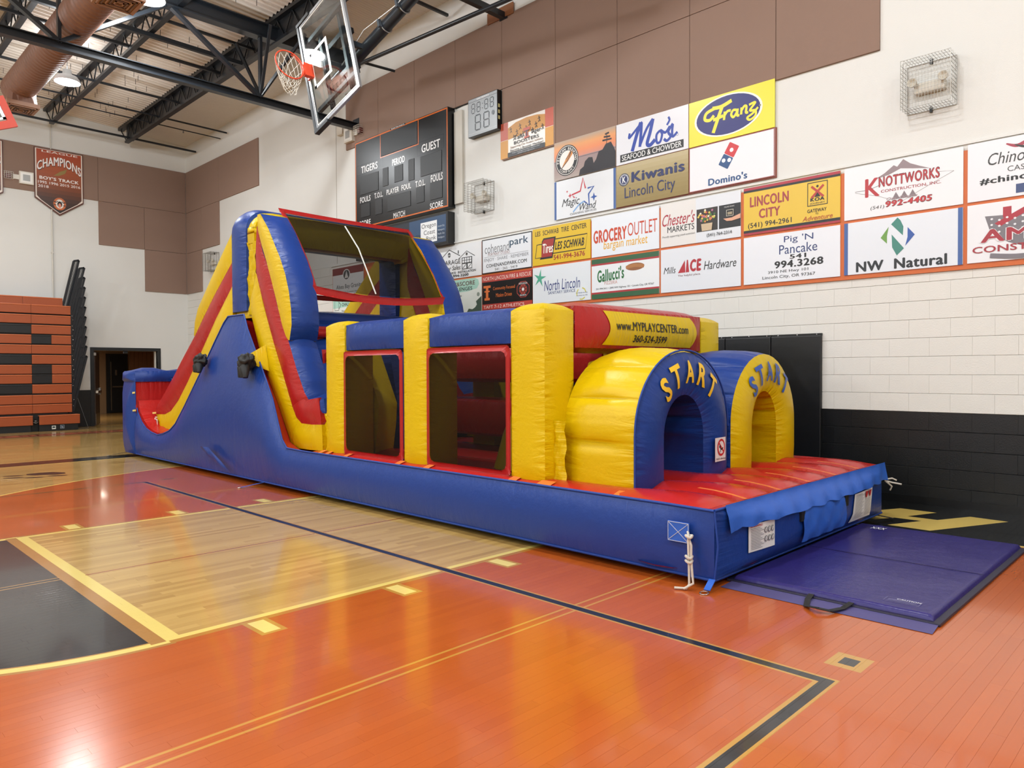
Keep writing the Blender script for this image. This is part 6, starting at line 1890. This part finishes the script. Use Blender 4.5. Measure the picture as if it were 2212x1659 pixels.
for r in range(6):
    for k in range(K):
        k2 = (k+1) % K if r % 2 else (k-1) % K
        mb.tube([rows_[r][k], (rows_[r][k]+rows_[r+1][k])/2+Vector((0, 0, -.008)), rows_[r+1][k]], .0035, 5); mb.tube([rows_[r][k], rows_[r+1][k2]], .0035, 5)
mb.build('net', pm('#e4e0d6', .8, key='net'), bk)
MA = B0+Vector((0, .45, 0))+up_*-.1+Vector((.05, 0, .05))
ME = MA+up_*4.55
mb = MB(); mb.tube([MA, ME], .088, 20); mb.build('mast', TB, bk)
for tt in (.45, 1.55, 2.0, 2.6):
    c = MA+up_*tt
    mb = MB(); mb.tube([c+ed*.1*cos(a)+Vector((0, 1, 0))*.1*sin(a) for a in [2*pi*k/16 for k in range(16)]], .009, 6, closed=True); mb.build('clamp', pm('#a9adb0', .35, .9), bk)
    mb = MB(); p0 = c+Vector((0, -.12, 0)); mb.bar(p0-ed*.06, p0+ed*.06, .05, .04); mb.build('clamp_block', pm('#4a4f55', .4, .6), bk)
for tt in (.35, .9):
    mb = MB(); a = MA+up_*(tt+.1); mb.bar(a, a+Vector((0, -.3, 0)), .07, .07); mb.build('mount_arm', TB, bk)
mb = MB(); mb.tube([MA+up_*.4+Vector((0, -.1, 0)), MA+up_*1.2+Vector((0, -.16, .1)), MA+up_*2.0+Vector((0, -.11, 0)), MA+up_*3+Vector((0, -.12, .1))], .007, 6); mb.build('cable', pm('#c9cacb', .5), bk)
mb = MB(); mb.box(16.2, 17.2, -2.62, -2.38, 7.4, 7.52); mb.box(16.6, 16.8, -2.6, -2.4, 7.5, 8.45); mb.build('pivot_hanger', TB, bk)
# long horizontal brace pipe in front of the wall
mb = MB(); mb.tube([(11.05, -1.2, 7.165), (17.6, -1.2, 6.80)], .035, 12); o = mb.build('brace_pipe', TB, loc=(14, -1.2, 6.9)); tag(o, 'long thin black brace pipe slanting from the backboard along the wall', 'pipe')
mb = MB(); mb.tube([(11.3, -1.2, 7.15), (11.45, -.6, 7.12)], .025, 8); o = mb.build('bracket', TB, loc=(11.3, -1.2, 7.15)); tag(o, 'short black stub pipe at the end of the brace pipe', 'pipe')
# ---- second backboard: only its padded lower corner shows
h2 = thing('basketball_hoop', 'raised second backboard of which only an orange padded corner shows at left', 'basketball hoop', (10.6, -6.5, 5))
c0 = Vector((10.6, -6.48, 4.97)); e1 = Vector((0, -.40, .917)); b1 = Vector((0, -.917, -.40)); n1 = Vector((1, 0, 0))
def slab2(name, s0, s1, t0, t1, d0, d1, m):
    mb = MB(); vs = [tuple(c0+b1*s+e1*t_+n1*d) for d in (d0, d1) for s, t_ in ((s0, t0), (s1, t0), (s1, t1), (s0, t1))]
    mb.add(vs, [(0, 3, 2, 1), (4, 5, 6, 7), (0, 1, 5, 4), (1, 2, 6, 5), (2, 3, 7, 6), (3, 0, 4, 7)]); mb.build(name, m, h2)
OP = pm('#d2452c', .4)
slab2('corner_pad', -.03, .06, -.06, .36, -.03, .03, OP); slab2('bottom_pad', 0.06, 1.83, -.06, .04, -.03, .03, OP)
slab2('frame', .06, .10, .06, 1.07, -.01, .02, SIL); slab2('frame', .06, 1.83, .06, .09, -.01, .02, SIL); slab2('glass', .10, 1.8, .09, 1.05, 0, .008, gm)
slab2('rear_bar', .8, .95, -.1, 2.9, -.2, -.05, TB)
